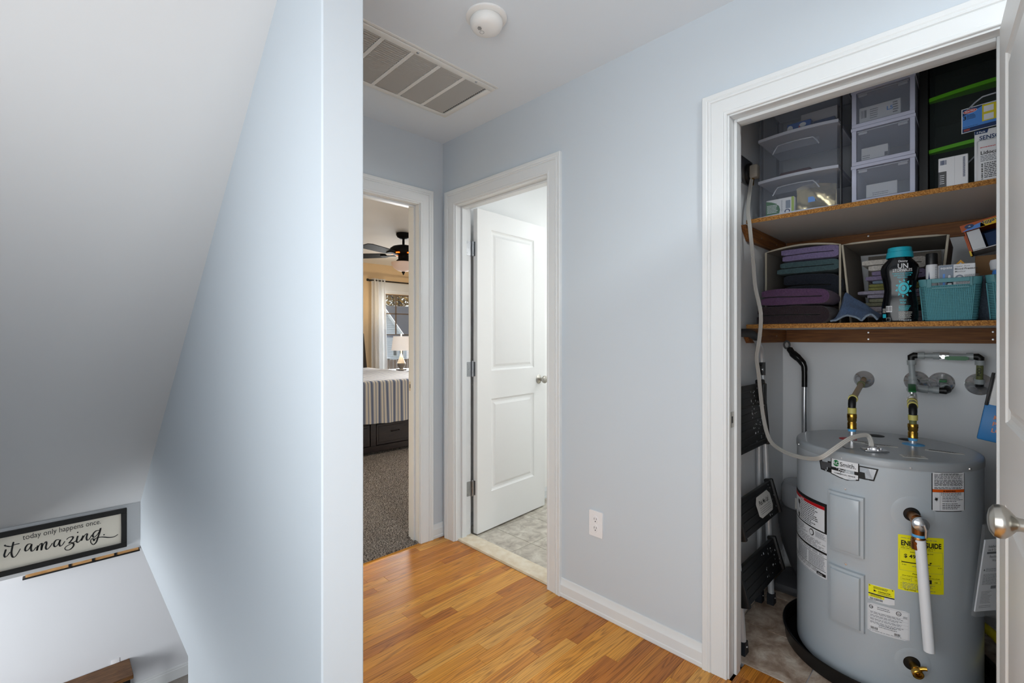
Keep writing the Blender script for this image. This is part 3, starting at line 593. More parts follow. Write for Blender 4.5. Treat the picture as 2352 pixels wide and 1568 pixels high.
# falling water and flame pictograms
pr.poly('k', 2, [(-.345, .575), (-.338, .586), (-.331, .580), (-.326, .585), (-.322, .572), (-.327, .560), (-.322, .548), (-.330, .552), (-.333, .563), (-.341, .566)])
pr.poly('k', 2, [(-.336, .512), (-.345, .524), (-.340, .528), (-.336, .541), (-.332, .529), (-.327, .534), (-.325, .522), (-.327, .512)])
pr.build(dl, NM)
# relief valve warning label
wl = sticker('warning_label', .133, .241, .664, .794, 'ink', .005, 'white warning label with orange band'); pr = Print(hmap)
pr.rect('w', 2, .1355, .2385, .737, .7915); pr.rect('o', 2, .1355, .2385, .7275, .7365); pr.rect('w', 2, .1355, .2385, .6665, .727)
pr.text('k', 3, 'T&P RELIEF VALVE OPENING', .188, .7865, .0046, 'CENTER', .02, 1.0); pr.lines('k', 3, .140, .235, .7705, .7865, 4, .0017, 1, .12); pr.lines('k', 3, .140, .235, .7475, .7690, 6, .0017, 2, .06); pr.lines('k', 3, .140, .235, .7375, .7450, 2, .0017, 3, .2)
pr.text('k', 3, 'WARNING', .190, .7295, .0062, 'CENTER', .03, 1.1); pr.poly('k', 3, [(.166, .7295), (.1725, .7295), (.1693, .7345)]); pr.rect('k', 3, .157, .1574, .667, .727)
pr.lines('k', 3, .160, .234, .7165, .7265, 2, .0018, 4, .3); pr.lines('k', 3, .164, .234, .695, .7155, 4, .0016, 5, .4); pr.lines('k', 3, .164, .236, .671, .6925, 4, .0019, 6, .4)
st_pts = []
for i in range(18): a = 2*PI*i/18; rr = .0035 if i % 2 else (.0085 if i % 4 else .0065); st_pts.append((.1462+rr*math.cos(a)*.95, .7045+rr*math.sin(a)*1.05))
pr.poly('k', 3, st_pts); pr.build(wl, NM)
# yellow energy label
el = sticker('energy_label', .043, .169, .392, .577, 'yellow', .001, 'bright yellow energy guide label'); pr = Print(hmap)
pr.text('k', 2, 'ENERGYGUIDE', .050, .5425, .0225, 'LEFT', .035, .74); pr.lines('g', 2, .050, .160, .564, .570, 1, .0015, 2, .1); pr.lines('k', 2, .050, .150, .531, .541, 2, .0013, 3, .3)
pr.text('k', 2, '$ 490', .058, .503, .0165, 'LEFT', .02, 1.05); pr.text('k', 2, 'Estimated Yearly Energy Cost', .106, .521, .0058, 'CENTER', .01, .9)
pr.poly('k', 2, [(.108, .532), (.116, .532), (.112, .526)])
for a, b, c, d in ((.047, .1655, .5285, .529), (.047, .1655, .459, .4595), (.047, .0475, .459, .529), (.165, .1655, .459, .529)): pr.rect('g', 2, a, b, c, d)
pr.rect('k', 2, .052, .130, .4855, .4885); pr.rect('g', 2, .130, .158, .4855, .4862); pr.poly('k', 2, [(.126, .4945), (.134, .4945), (.130, .489)]); pr.rect('k', 2, .052, .0526, .483, .492)
pr.text('k', 2, '$ 466', .053, .477, .005, 'LEFT'); pr.text('k', 2, '$ 525', .151, .477, .005, 'LEFT'); pr.lines('g', 2, .08, .132, .4735, .479, 1, .0016, 5)
pr.text('k', 2, 'First Hour Rating', .106, .449, .0075, 'CENTER', .015, .95); pr.text('k', 2, '(How much hot water you get in the first hour of use)', .105, .441, .0054, 'CENTER', .008, .86)
for a, b in ((.050, .078), (.078, .105), (.133, .159)):
    for q in ((a, b, .4365, .4369), (a, b, .4255, .4259), (a, a+.0004, .4255, .4369), (b-.0004, b, .4255, .4369)): pr.rect('g', 2, *q)
pr.rect('k', 2, .105, .133, .4245, .438); pr.text('k', 2, 'Very Small', .064, .4292, .0052, 'CENTER'); pr.text('k', 2, 'Low', .0915, .4292, .0052, 'CENTER'); pr.text('k', 2, 'High', .146, .4292, .0052, 'CENTER'); pr.text('y2', 3, 'Medium', .119, .429, .0055, 'CENTER', .02)
for i in range(4): pr.poly('k', 2, [(.0505, .418-i*.0055), (.0525, .4165-i*.0055), (.0505, .415-i*.0055)])
pr.lines('g', 2, .054, .150, .3985, .420, 6, .0014, 8, .4); pr.text('k', 2, 'ftc.gov/energy', .075, .3955, .0055, 'CENTER', .015)
pr.build(el, dict(NM, y2=('yellow_lettering', 'yellow')))
# contractor sticker and rating plate
cl = sticker('contractor_label', -.036, .034, .331, .387, 'paper', .004, 'small yellow and white contractor label'); pr = Print(hmap)
pr.rect('y', 2, -.0357, .0337, .3575, .3855); pr.rect('k', 3, -.0357, .0337, .3535, .3572); pr.rect('y', 2, -.0357, .007, .344, .3535)
pr.text('k', 3, 'CONTRACTOR', -.010, .3655, .0066, 'LEFT', .03, .72); pr.poly('k', 3, [(-.0215, .3645), (-.0215, .3715), (-.0125, .3672)]); pr.lines('k', 3, -.022, .018, .374, .382, 2, .0018, 3, .2); pr.lines('k', 3, -.010, .026, .3595, .364, 1, .0015, 4, .05)
pr.poly('k', 3, [(-.034, .3805), (-.034, .3845), (-.0295, .382)]); pr.poly('k', 3, [(.027, .3805), (.027, .3845), (.0315, .382)]); pr.lines('k', 3, -.030, .003, .3455, .352, 2, .0014, 5); pr.bars('g', 3, -.032, .004, .335, .3425, 22); pr.lines('g', 3, -.033, -.012, .3318, .334, 1, .001, 6)
pr.build(cl, NM)
rl = sticker('rating_label', -.038, .073, .2245, .3225, 'paper', .004, 'white rating plate with certification marks'); pr = Print(hmap)
for q in ((-.035, .070, .3185, .3189), (-.035, .070, .228, .2284), (-.035, -.0346, .228, .3189), (.0696, .070, .228, .3189)): pr.rect('g', 2, *q)
pr.disc('k', 2, -.0285, .3095, .0055, .0062, 22, .72); pr.text('k', 3, 'SA', -.0275, .307, .0065, 'CENTER', .02); pr.disc('k', 2, .0445, .3095, .0072, .0072, 24, .78); pr.text('k', 3, 'UL', .0445, .3068, .0068, 'CENTER', .02)
pr.lines('g', 2, -.012, .024, .304, .316, 2, .0022, 2, .1); pr.lines('g', 2, .056, .068, .296, .304, 2, .002, 3)
for i, z in enumerate((.296, .285, .274, .263)): pr.rect('g', 2, -.0346, .0696, z, z+.0003); pr.lines('g', 2, -.031, .066, z-.0085, z-.001, 2, .0016, 10+i, .3)
pr.lines('g', 2, -.008, .040, .245, .256, 2, .002, 21, .2); pr.bars('k', 2, -.030, -.010, .235, .2435, 12); pr.bars('k', 2, .033, .049, .2335, .2415, 10, 8); pr.lines('g', 2, -.033, .066, .2292, .2328, 1, .0013, 22)
pr.build(rl, NM)
# embossed rings with relief valve and drain
for s, z, ra in ((.083, .648, .060), (.083, .155, .050)):
    obj('cover_plate', MB().grid(lambda a, b, s=s, z=z, ra=ra: HM(s+ra*b*math.cos(2*PI*a), z+ra*b*math.sin(2*PI*a), .0012 if b < .97 else .0), 40, 8, True), 'heater', wh)
    obj('port_hole', MB().grid(lambda a, b, s=s, z=z: HM(s-.004+.023*b*math.cos(2*PI*a), z+.023*b*math.sin(2*PI*a), .0018), 28, 2, True), 'black', wh)
s = .080; n = HN(s); tg = HT(s); P0 = HM(s, .645, -.01); up = Vector((0, 0, 1))
rv = obj('relief_valve', MB().tube([P0, P0+n*.050], [.0155, .0155], 20).lathe([(0, -.034), (.0165, -.034), (.0175, -.028), (.0185, .012), (.0185, .014), (0, .016)], P0+n*.060-up*.012, up, 24).tube([P0+n*.045-up*.004, P0+n*.075-up*.012], [.017, .0185], 20), 'bronze', wh)
E0 = P0+n*.075-up*.006
obj('valve_cap', MB().lathe([(.0215, -.004), (.0225, 0), (.021, .008), (.014, .013), (.005, .015), (0, .015)], E0, n+up*.1, 28), 'alum2', rv)
obj('lever', MB().tube([E0+n*.014, E0+n*.022+up*.004+tg*.003, E0+n*.024-up*.010+tg*.006, E0+n*.022-up*.034+tg*.006], [.005, .005, .0045, .0035], 10), 'alum2', rv)
T0 = P0+n*.060; ax = (HM(.100, .237, .0595)-HM(.0805, .585, .0585)).normalized()
dp = obj('discharge_pipe', MB().tube([HM(.0805, .588, .0585), HM(.100, .237, .0595)], .0145, 24), 'pvc', wh)
obj('tape_wrap', MB().lathe([(.0165, -.052), (.0172, -.050), (.0172, -.043), (.0165, -.041)], T0, up, 24), 'tape', rv)
obj('thread_adapter', MB().lathe([(.017, -.075), (.020, -.073), (.0205, -.066), (.0175, -.063), (.0195, -.058), (.0175, -.054), (.0165, -.050)], T0, up, 24), 'bronze', dp)
obj('adapter_nut', MB().lathe([(.0185, -.088), (.0195, -.086), (.0195, -.072), (.0175, -.070)], T0-up*.003, up, 24), 'bronze', dp)
s = .083; n = HN(s); tg = HT(s); D0 = HM(s, .150, -.012)
dv = obj('drain_valve', MB().tube([D0, D0+n*.040], .0115, 20).lathe([(.0095, .036), (.0145, .036), (.0155, .040), (.0155, .052), (.0135, .054), (.0085, .053), (.008, .045)], D0, n-up*.15, 24), 'brass', wh)
obj('valve_stem', MB().tube([D0+n*.036, D0+n*.040+tg*.018+up*.010, D0+n*.042+tg*.026+up*.012], [.007, .0062, .0062], 14), 'brass', dv); obj('stem_screw', MB().lathe([(0, 0), (.0042, 0)], D0+n*.047-up*.001, n-up*.15, 12), 'ink', dv)
# things on the heater top
ZT = .8242
def topdisc(name, x, y, rx, m, ry=None, lift=.0008):
    obj(name, MB().lathe([(rx, -.001), (rx, lift), (rx*.93, lift+.0006), (0, lift+.0006)], (x, y, ZT), n=32), m, wh)
topdisc('red_ring', 2.292, .392, .030, 'red'); topdisc('blue_ring', 2.352, .196, .034, 'tape'); topdisc('plug_cap', 2.448, .324, .030, 'ink'); topdisc('plug_cap', 2.446, .221, .028, 'ink')
def topsticker(x, y, hx, hy, a, m='label'):
    ca, sa = math.cos(a), math.sin(a); o = obj('top_sticker', MB().obox((x, y, ZT+.0006), (ca, sa, 0), (-sa, ca, 0), (0, 0, 1), hx, hy, .0005), m, wh)
    pr = Print(planemap((x-ca*hx*.8+(-sa)*(-hy*.0), y-sa*hx*.8, ZT+.0011), (ca, sa, 0), (-sa, ca, 0), .0004)); pr.lines('g', 1, 0, hx*1.6, -hy*.8, hy*.8, 4, .003, 3, .2); pr.build(o, {'g': ('grey_print', 'inkgrey')})
topsticker(2.11, .176, .034, .020, -1.2); topsticker(2.276, .105, .052, .012, -1.55); topsticker(2.245, .285, .055, .011, -1.5); topsticker(2.265, .345, .030, .016, -1.3)
jp = obj('junction_plate', MB().obox((2.150, .330, ZT+.001), (.55, -.84, 0), (.84, .55, 0), (0, 0, 1), .060, .034, .001), 'steel', wh)
cp2 = obj('cord_clamp_plate', MB().obox((2.118, .283, ZT+.0035), (.45, -.89, 0), (.89, .45, 0), (0, 0, 1), .036, .026, .0025, .0015), 'alum2', wh)
for dx, dy in ((-.016, .016), (-.020, -.012), (.016, .012), (.012, -.016)): obj('screw', MB().lathe([(0, .006), (.0045, .005), (.006, 0)], (2.118+dx, .283+dy, ZT+.006), n=12), 'chrome', cp2)
obj('cord_clamp', MB().lathe([(.012, 0), (.018, .001), (.018, .008), (.014, .012), (.010, .012)], (2.120, .285, ZT+.005), n=20), 'chrome', cp2)
# supply pipes
def pipeset(root, x, y, ztape, zb0, zb1, zr0, zr1, zel):
    obj('nipple', MB().cyl((x, y, ZT-.002), (x, y, ztape), .0125, n=20), 'chrome', root); obj('tape_wrap', MB().cyl((x, y, ztape-.004), (x, y, ztape+.006), .0138, n=20), 'tape', root)
    h = zb1-zb0; obj('brass_coupling', MB().lathe([(.012, 0), (.0155, 0), (.016, .06*h), (.015, .1*h), (.0155, .38*h), (.0138, .42*h), (.0138, .5*h), (.0155, .54*h), (.0155, .7*h), (.0165, .74*h), (.0165, .96*h), (.015, h), (.011, h)], (x, y, zb0), n=28), 'brass', root)
    obj('pipe_stub', MB().cyl((x, y, zb1-.004), (x, y, zr0+.002), .0112, n=20), 'pexgreen', root); obj('crimp_ring', MB().lathe([(.011, zr0), (.0148, zr0), (.015, zr1), (.011, zr1)], (x, y, 0), n=24), 'pexring', root)
    return (x, y, zel)
p1_ = thing('hot_water_pipe', 'tan hot water pipe running from the wall to the left heater port', 'pipe', (2.83, .419, .867))
hx, hy = 2.287, .378; pipeset(p1_, hx, hy, .862, .868, .928, .930, .952, .97)
obj('elbow', MB().tube([(hx, hy, .948), (hx, hy, .966), (hx+.010, hy+.001, .978), (hx+.030, hy+.002, .984)], [.0125, .0135, .0135, .0125], 18), 'black', p1_)
def ringat(root, a, b, t, hw, r, m='pexring'):
    a, b = Vector(a), Vector(b); d = (b-a).normalized(); q = a.lerp(b, t); obj('crimp_ring', MB().lathe([(r*.75, -hw), (r, -hw), (r*1.02, hw), (r*.75, hw)], q, d, 24), m, root)
a_, b_ = (hx+.026, hy+.002, .983), (2.83, .419, 1.030)
obj('pipe_run', MB().cyl(a_, b_, .0112, n=20), 'pexpipe', p1_); ringat(p1_, a_, b_, .025, .009, .0165); ringat(p1_, a_, b_, .70, .010, .0155, 'pexgreen')
def esc(root, y, z, r): obj('escutcheon', MB().lathe([(r, 0), (r, .003), (r*.94, .006), (r*.80, .008), (r*.45, .016), (r*.36, .020), (.013, .021)], (2.83, y, z), (-1, 0, 0), 40), 'chrome', root)
esc(p1_, .419, 1.029, .042)
p2_ = thing('cold_water_pipe', 'grey cold water piping with green valves behind the heater', 'pipe', (2.83, .2, .848))
kx, ky = 2.361, .198; pipeset(p2_, kx, ky, .842, .848, .902, .916, .936, .96)
obj('elbow', MB().tube([(kx, ky, .932), (kx, ky, .950), (kx+.010, ky+.001, .962), (kx+.030, ky+.003, .967)], [.0125, .0135, .0135, .0125], 18), 'black', p2_)
a_, b_ = (kx+.026, ky+.003, .966), (2.70, .232, 1.005)
obj('pipe_run', MB().cyl(a_, b_, .0112, n=20), 'pexgrey', p2_); ringat(p2_, a_, b_, .03, .009, .0165); ringat(p2_, a_, b_, .22, .010, .0165)
vb = obj('valve_body', MB().tube([Vector(a_).lerp(Vector(b_), .35), Vector(a_).lerp(Vector(b_), .62)], .0175, 20).lathe([(.0, .022), (.008, .022), (.009, .010), (.012, 0)], Vector(a_).lerp(Vector(b_), .5), (0, 0, 1), 18), 'chrome', p2_)
q = Vector(a_).lerp(Vector(b_), .5); obj('valve_handle', MB().obox(q+Vector((.03, .002, .036)), (1, .1, .25), (-.1, 1, 0), (-.25, 0, 1), .048, .0125, .0025, .001), 'greenhandle', vb)
obj('tee', MB().tube([(2.69, .231, 1.004), (2.78, .227, 1.025)], .0165, 20).tube([(2.735, .229, 1.014), (2.735, .229, 1.045)], .016, 18).tube([(2.735, .229, 1.012), (2.735, .195, 1.006)], .016, 18), 'pexgrey', p2_)
obj('pipe_run', MB().cyl((2.77, .227, 1.023), (2.83, .225, 1.033), .0112, n=18), 'pexgrey', p2_); esc(p2_, .225, 1.033, .046)
obj('pipe_run', MB().cyl((2.735, .205, 1.007), (2.735, .140, 1.004), .0112, n=18), 'pexgrey', p2_); ringat(p2_, (2.735, .205, 1.007), (2.735, .14, 1.004), .25, .010, .016, 'pexgrey'); ringat(p2_, (2.735, .205, 1.007), (2.735, .14, 1.004), .8, .010, .016, 'pexgrey')
obj('elbow', MB().tube([(2.735, .142, 1.004), (2.735, .124, 1.004), (2.745, .118, 1.008), (2.765, .118, 1.012)], [.0125, .0145, .0145, .0135], 18), 'black', p2_); obj('pipe_run', MB().cyl((2.76, .119, 1.011), (2.83, .139, 1.030), .0112, n=18), 'pexgrey', p2_); ringat(p2_, (2.76, .119, 1.011), (2.83, .139, 1.03), .35, .011, .016, 'pexgrey'); esc(p2_, .141, 1.031, .046)
obj('valve_handle', MB().obox((2.775, .132, 1.045), (0, 1, 0), (1, 0, .1), (-.1, 0, 1), .012, .02, .004, .001), 'greenhandle', p2_)
xv = 2.755
obj('pipe_run', MB().cyl((xv-.01, .231, 1.04), (xv, .237, 1.135), .0112, n=18), 'pexgrey', p2_); ringat(p2_, (xv-.01, .231, 1.04), (xv, .237, 1.135), .85, .010, .0155, 'pexgrey'); ringat(p2_, (xv-.01, .231, 1.04), (xv, .237, 1.135), .1, .010, .0155, 'pexgrey')
obj('elbow', MB().tube([(xv, .237, 1.128), (xv, .237, 1.148), (xv, .228, 1.153), (xv, .208, 1.153)], [.0125, .0138, .0138, .0125], 18), 'black', p2_)
a_, b_ = (xv, .212, 1.153), (xv, .034, 1.153); obj('pipe_run', MB().cyl(a_, b_, .0112, n=18), 'pexgrey', p2_)
for t in (.05, .33, .92): ringat(p2_, a_, b_, t, .011, .0155, 'pexgrey')
vb = obj('valve_body', MB().cyl((xv, .148, 1.153), (xv, .112, 1.153), .0155, n=18).lathe([(0, .020), (.008, .020), (.012, 0)], (xv-.004, .130, 1.150), (-1, 0, 0), 14), 'chrome', p2_)
obj('valve_handle', MB().prism([(-.010, -.007), (.0, -.010), (.055, -.010), (.064, -.005), (.064, .003), (.056, .007), (.0, .007), (-.010, .004)], (xv-.026, .115, 1.147), (0, -1, 0), (0, 0, 1), (.004, 0, 0)), 'greenhandle', vb)
obj('elbow', MB().tube([(xv, .042, 1.153), (xv, .024, 1.153), (xv, .018, 1.148), (xv, .018, 1.128)], [.0125, .0138, .0138, .0125], 18), 'black', p2_)
dr = obj('pipe_run', MB().cyl((xv, .018, 1.135), (xv+.012, .020, 1.045), .0112, n=18), 'pexgreen', p2_); ringat(p2_, (xv, .018, 1.135), (xv+.012, .02, 1.045), .06, .010, .0155, 'pexgrey'); ringat(p2_, (xv, .018, 1.135), (xv+.012, .02, 1.045), .95, .010, .0155, 'pexgrey')
pr = Print(planemap((xv-.0108, .0215, 1.072), (0, -.02, 1), (0, 1, 0), -.0008)); pr.text('k', 1, 'POD .S', .052, -.006, .017, 'RIGHT', .01); pr.build(dr, {'k': ('handwritten_letters', 'ink')})
obj('elbow', MB().tube([(xv+.012, .020, 1.048), (xv+.016, .020, 1.034), (xv+.028, .020, 1.030), (2.83, .021, 1.032)], [.0125, .0138, .0138, .0125], 18), 'black', p2_); esc(p2_, .021, 1.033, .046)
# drain pan
obj('pan', MB().lathe([(0, .001), (.312, .001), (.318, .004), (.322, .055), (.329, .061), (.332, .060), (.332, .055), (.327, .052), (.3225, .003), (.318, 0), (0, 0)], c0, n=96), 'pan'); tag(bpy.data.objects['pan'], 'round black plastic drain pan on the closet tiles', 'drain pan')
bpy.data.objects['pan'].name = 'drain_pan'
for ch in [wh]: pass
# manual in a clear plastic bag hanging on the heater
bg_ = thing('manual_bag', 'clear plastic bag with white printed manual hanging on heater flank', 'manual', tuple(HM(.28, .33, .01)))
TL, BL = HM(.300, .585, .016), HM(.252, .328, .012); dirr = (HT(.30)*1.0+HN(.30)*.28).normalized()
BRp, TRp = BL+dirr*.150, TL+dirr*.165; nb = dirr.cross((TL-BL).normalized()).normalized()
if nb.dot(Vector((-1, 0, 0))) < 0: nb = -nb
def quadslab(a, b, c, d, n, t, bulge=0.0):
    mb = MB()
    for off, fl_ in ((0, 1), (t, -1)):
        mb.grid(lambda u, v, off=off: (a.lerp(b, u)).lerp(d.lerp(c, u), v)+n*(off+bulge*math.sin(PI*u)*math.sin(PI*v)), 6, 8)
    e = [(a, b), (b, c), (c, d), (d, a)]
    for p, q in e: mb.poly([p, q, q+n*t, p+n*t])
    return mb
sh_ = lambda p, k, c=(TL+TRp+BL+BRp)/4: c+(p-c)*k
mn = obj('manual', quadslab(sh_(BL, .90), sh_(BRp, .90), sh_(TRp, .88), sh_(TL, .88), nb, .004), 'paper', bg_)
obj('plastic_bag', quadslab(BL, BRp, TRp+Vector((0, 0, .035)), TL+Vector((0, 0, .035)), nb*1.0, .011, .003), 'bag', bg_)
uu = (sh_(BRp, .9)-sh_(BL, .9)).normalized(); vv = (sh_(TL, .88)-sh_(BL, .9)).normalized(); oo = sh_(BL, .9)+nb*.0042
pr = Print(lambda s, t, l: oo+uu*s+vv*t+nb*(.0004*l)); W_ = .13
pr.text('k', 1, 'Installation', .014, .208, .011, 'LEFT', .01, .8); pr.text('k', 1, 'Use & Care', .014, .197, .010, 'LEFT', .01, .8); pr.rect('k', 1, .012, .085, .187, .194); pr.text('k', 1, 'Residential', .024, .174, .012, 'LEFT', .0, .8); pr.text('k', 1, 'Water Heaters', .036, .162, .010, 'LEFT', 0, .8)
pr.poly('k', 1, [(.008, .132), (.015, .132), (.0115, .139)]); pr.lines('g', 1, .018, .085, .128, .140, 4, .0012, 2); pr.lines('g', 1, .010, .085, .085, .122, 10, .0013, 3); pr.rect('g', 1, .045, .065, .072, .082); pr.lines('g', 1, .012, .055, .025, .066, 9, .0013, 4, .5); pr.lines('g', 1, .010, .06, .010, .020, 2, .0014, 5)
pr.build(mn, {'k': ('black_print', 'vac'), 'g': ('grey_print', 'inkgrey')})
# ================================================================== cord and closet outlet
co = thing('closet_outlet', 'grey dryer style outlet with cord plug on the closet side wall', 'outlet', (2.27, .775, 1.95))
obj('outlet_plate', MB().box(2.20, 2.34, .768, .7748, 1.93, 2.05, .002), 'steel', co); obj('outlet_face', MB().lathe([(0, .014), (.040, .014), (.045, .010), (.046, 0)], (2.285, .768, 1.985), (0, -1, 0), 28), 'black', co)
cdp = [(2.272, .748, 1.965), (2.25, .748, 1.912), (2.2, .741, 1.802), (2.185, .729, 1.722), (2.185, .715, 1.567), (2.185, .706, 1.452), (2.175, .681, 1.336), (2.19, .692, 1.224), (2.2, .706, 1.147), (2.215, .702, 1.07), (2.22, .687, .899), (2.18, .647, .797), (2.13, .581, .769), (2.07, .511, .77), (2.01, .45, .785), (1.98, .413, .805), (2.0, .378, .839), (2.04, .346, .869), (2.08, .32, .88), (2.105, .302, .879), (2.115, .294, .86), (2.118, .292, .838)]
def smoothpath(pts, k=4):
    P_ = [Vector(p) for p in pts]; out = []
    for i in range(len(P_)-1):
        a, b, c, d = P_[max(i-1, 0)], P_[i], P_[i+1], P_[min(i+2, len(P_)-1)]
        for j in range(k):
            t = j/k; out.append(.5*((2*b)+(c-a)*t+(2*a-5*b+4*c-d)*t*t+(3*b-a-3*c+d)*t**3))
    return out+[P_[-1]]
cpt = smoothpath(cdp); mb = MB()
for k in (-1, 0, 1):
    off = []
    for i, p in enumerate(cpt):
        t = (cpt[min(i+1, len(cpt)-1)]-cpt[max(i-1, 0)]).normalized(); sd = t.cross(Vector((-1, -.25, 0)).normalized())
        sd = sd.normalized() if sd.length > .1 else Vector((0, 1, 0)); off.append(p+sd*k*.0048)
    mb.tube(off, .0032, 8)
pc = thing('power_cord', 'grey three conductor cord hanging from outlet down to water heater', 'cord', (2.2, .6, .742))
obj('cable', mb, 'cord', pc); pl = obj('plug', MB().obox((2.276, .738, 1.985), (1, 0, 0), (0, 1, 0), (0, 0, 1), .022, .018, .030, .008).lathe([(0, .0), (.024, .0), (.022, .018), (0, .020)], (2.278, .752, 1.995), (0, -1, 0), 24), 'outletgrey', pc)
obj('strain_relief', MB().cyl((2.272, .745, 1.962), (2.268, .747, 1.925), .007, n=14), 'brass', pl)
# ================================================================== step ladder folded against the side wall
ld = thing('step_ladder', 'folded silver step ladder with black treads against closet side wall', 'ladder', (2.15, .70, 0))
XR, XL = 2.350, 1.925
def rail(x, y0, y1, z1, r=.0135): obj('rail', MB().tube([(x, y0, .03), (x+.01 if x > 2.1 else x, y1, z1)], r, 16), 'alum', ld)
rail(XR+.03, .700, .742, 1.12); rail(XR+.012, .745, .752, 1.00, .011); rail(XL, .668, .735, 1.10); rail(XL+.02, .745, .752, 1.0, .011)
for x, y in ((XR+.03, .700), (XR+.012, .745), (XL, .668), (XL+.02, .745)):
    f = obj('rubber_foot', MB().prism([(-.017, 0), (.024, 0), (.020, .018), (.015, .05), (-.015, .05)], (x, y+.014, 0), (1, 0, 0), (0, 0, 1), (0, -.028, 0)), 'rubber', ld); obj('rivet', MB().lathe([(0, .003), (.003, .002), (.004, 0)], (x+.003, y-.014, .03), (0, -1, 0), 10), 'chrome', f)
def tread(zlo, zhi, ylo, yhi, ribs, nm, lab=False, spots=14, x1=XR+.012):
    n = Vector((0, -(zhi-zlo), -(yhi-ylo)*0-(yhi-ylo))).normalized(); upv = Vector((0, yhi-ylo, zhi-zlo)).normalized(); o0 = Vector((XL-.01, ylo, zlo)); ln = x1-XL+.01; h = (zhi-zlo)/upv.z
    n = Vector((1, 0, 0)).cross(upv).normalized()
    t = obj(nm, MB().obox(o0+Vector((ln/2, 0, 0))+upv*h/2, (1, 0, 0), upv, n, ln/2-.012, h/2, .010, .004), 'stepblack', ld)
    for k in range(ribs):
        v_ = h*(k+.7)/(ribs+.4); obj('rib', MB().obox(o0+Vector((ln/2, 0, 0))+upv*v_+n*.0105, (1, 0, 0), upv, n, ln/2-.03, .004, .002, .001), 'stepblack', t)
    for x in (o0.x+.006, o0.x+ln-.006): obj('end_bracket', MB().obox(Vector((x, 0, 0))+Vector((0, o0.y, o0.z))+upv*(h*.52)+n*.001, (1, 0, 0), upv, n, .010, h*.54, .019, .006), 'stepblack', t)
    pr = Print(lambda s, tt, l: o0+Vector((s, 0, 0))+upv*tt+n*(.0135+.0004*l)); r = random.Random(len(nm)+int(zlo*100))
    for i in range(spots): pr.disc('p', 1, ln*(.55+.4*r.random()), h*r.uniform(.08, .95), r.uniform(.0012, .0045), r.uniform(.0012, .006), 9)
    if lab:
        pr.poly('l', 1, [(ln*.44, h*.30), (ln*.50, h*.20), (ln*.80, h*.22), (ln*.84, h*.35), (ln*.84, h*.70), (ln*.78, h*.84), (ln*.48, h*.82), (ln*.43, h*.66)])
        pr.text('k', 2, 'Pick Me Up!', ln*.64, h*.55, .026, 'CENTER', .02, .92); pr.lines('g', 2, ln*.50, ln*.80, h*.28, h*.50, 4, .002, 4)
    pr.build(t, {'p': ('paint_specks', 'paper'), 'l': ('sticker', 'label'), 'k': ('sticker_lettering', 'ink'), 'g': ('sticker_print', 'inkgrey')})
tread(.185, .315, .655, .692, 4, 'lower_tread', spots=22); tread(.440, .575, .668, .705, 4, 'middle_tread', True, 16); tread(.755, 1.025, .705, .728, 8, 'top_platform', False, 60, XR-.03)
pf = obj('platform_latch', MB().box(2.250, 2.287, .690, .704, .935, 1.028, .004), 'stepblack', ld)
obj('pivot_bracket', MB().prism([(-.030, 0), (-.024, -.018), (0, -.028), (.026, -.030), (.026, .030), (-.006, .030), (-.026, .016)], (XR-.005, .722, 1.088), (1, 0, 0), (0, 0, 1), (0, .016, 0)), 'black', ld)
obj('pivot_bolt', MB().lathe([(0, .003), (.007, .003), (.008, 0)], (XR-.022, .722, 1.086), (0, -1, 0), 14), 'steel', ld)
obj('hand_rail', MB().tube(smoothpath([(XR+.012, .735, 1.06), (XR+.008, .735, 1.14), (XR-.02, .733, 1.19), (XR-.08, .731, 1.224), (2.26, .729, 1.234)], 5), .0125, 14), 'alum', ld)
obj('foam_grip', MB().tube(smoothpath([(2.275, .729, 1.232), (2.22, .727, 1.244), (2.16, .725, 1.252), (2.0, .725, 1.252), (1.95, .725, 1.24)], 5), .0175, 16), 'rubber', ld)
# ================================================================== sweeper handle, vacuum, bin, box, hose
br = thing('sweeper_handle', 'silver sweeper handle with black hooked grip standing behind heater', 'broom', (2.70, .643, 0))
obj('pole', MB().tube([(2.700, .640, .02), (2.700, .643, .90), (2.700, .642, 1.02)], .0125, 18), 'alum2', br)
obj('grip', MB().tube(smoothpath([(2.700, .642, .985), (2.700, .642, 1.06), (2.702, .646, 1.095), (2.705, .668, 1.125), (2.708, .695, 1.150), (2.71, .715, 1.180)], 4), [.0130]*5+[.0140]*4+[.0165]*4+[.0185]*4+[.0150]*3+[.0085], 16), 'blackgloss', br)
obj('hang_loop', MB().tube([(2.71, .724+.013*math.sin(2*PI*i/16), 1.195+.019*math.cos(2*PI*i/16)) for i in range(16)], .005, 8, closed=True), 'vac', br)
obj('floor_head', MB().box(2.60, 2.78, .56, .72, .001, .03, .008), 'vac', br)
va = thing('floor_vacuum', 'dark grey upright vacuum with clear tank half hidden behind heater', 'vacuum', (2.625, .600, 0))
cv_ = (2.625, .600, 0)
obj('motor_housing', MB().lathe([(0, .055), (.055, .06), (.085, .12), (.118, .22), (.136, .32), (.138, .38), (.130, .415), (0, .418)], cv_, n=40), 'vac', va)
tk = obj('dust_tank', MB().lathe([(.118, .416), (.122, .43), (.122, .50), (.112, .524), (.06, .530), (0, .530)], cv_, n=40), 'tank', va)
pr = Print(lambda s, t, l: Vector((cv_[0]+(.1232+.0004*l)*math.cos(PI*1.0+s/.122), cv_[1]+(.1232+.0004*l)*math.sin(PI*1.0+s/.122), t))); pr.rect('w', 1, -.035, .20, .425, .475, .012); pr.disc('g', 2, .03, .462, .022, .009, 18, .85); pr.lines('g', 2, .0, .16, .428, .450, 4, .003, 3); pr.build(tk, {'w': ('paper_label', 'label'), 'g': ('label_print', 'inkgrey')})
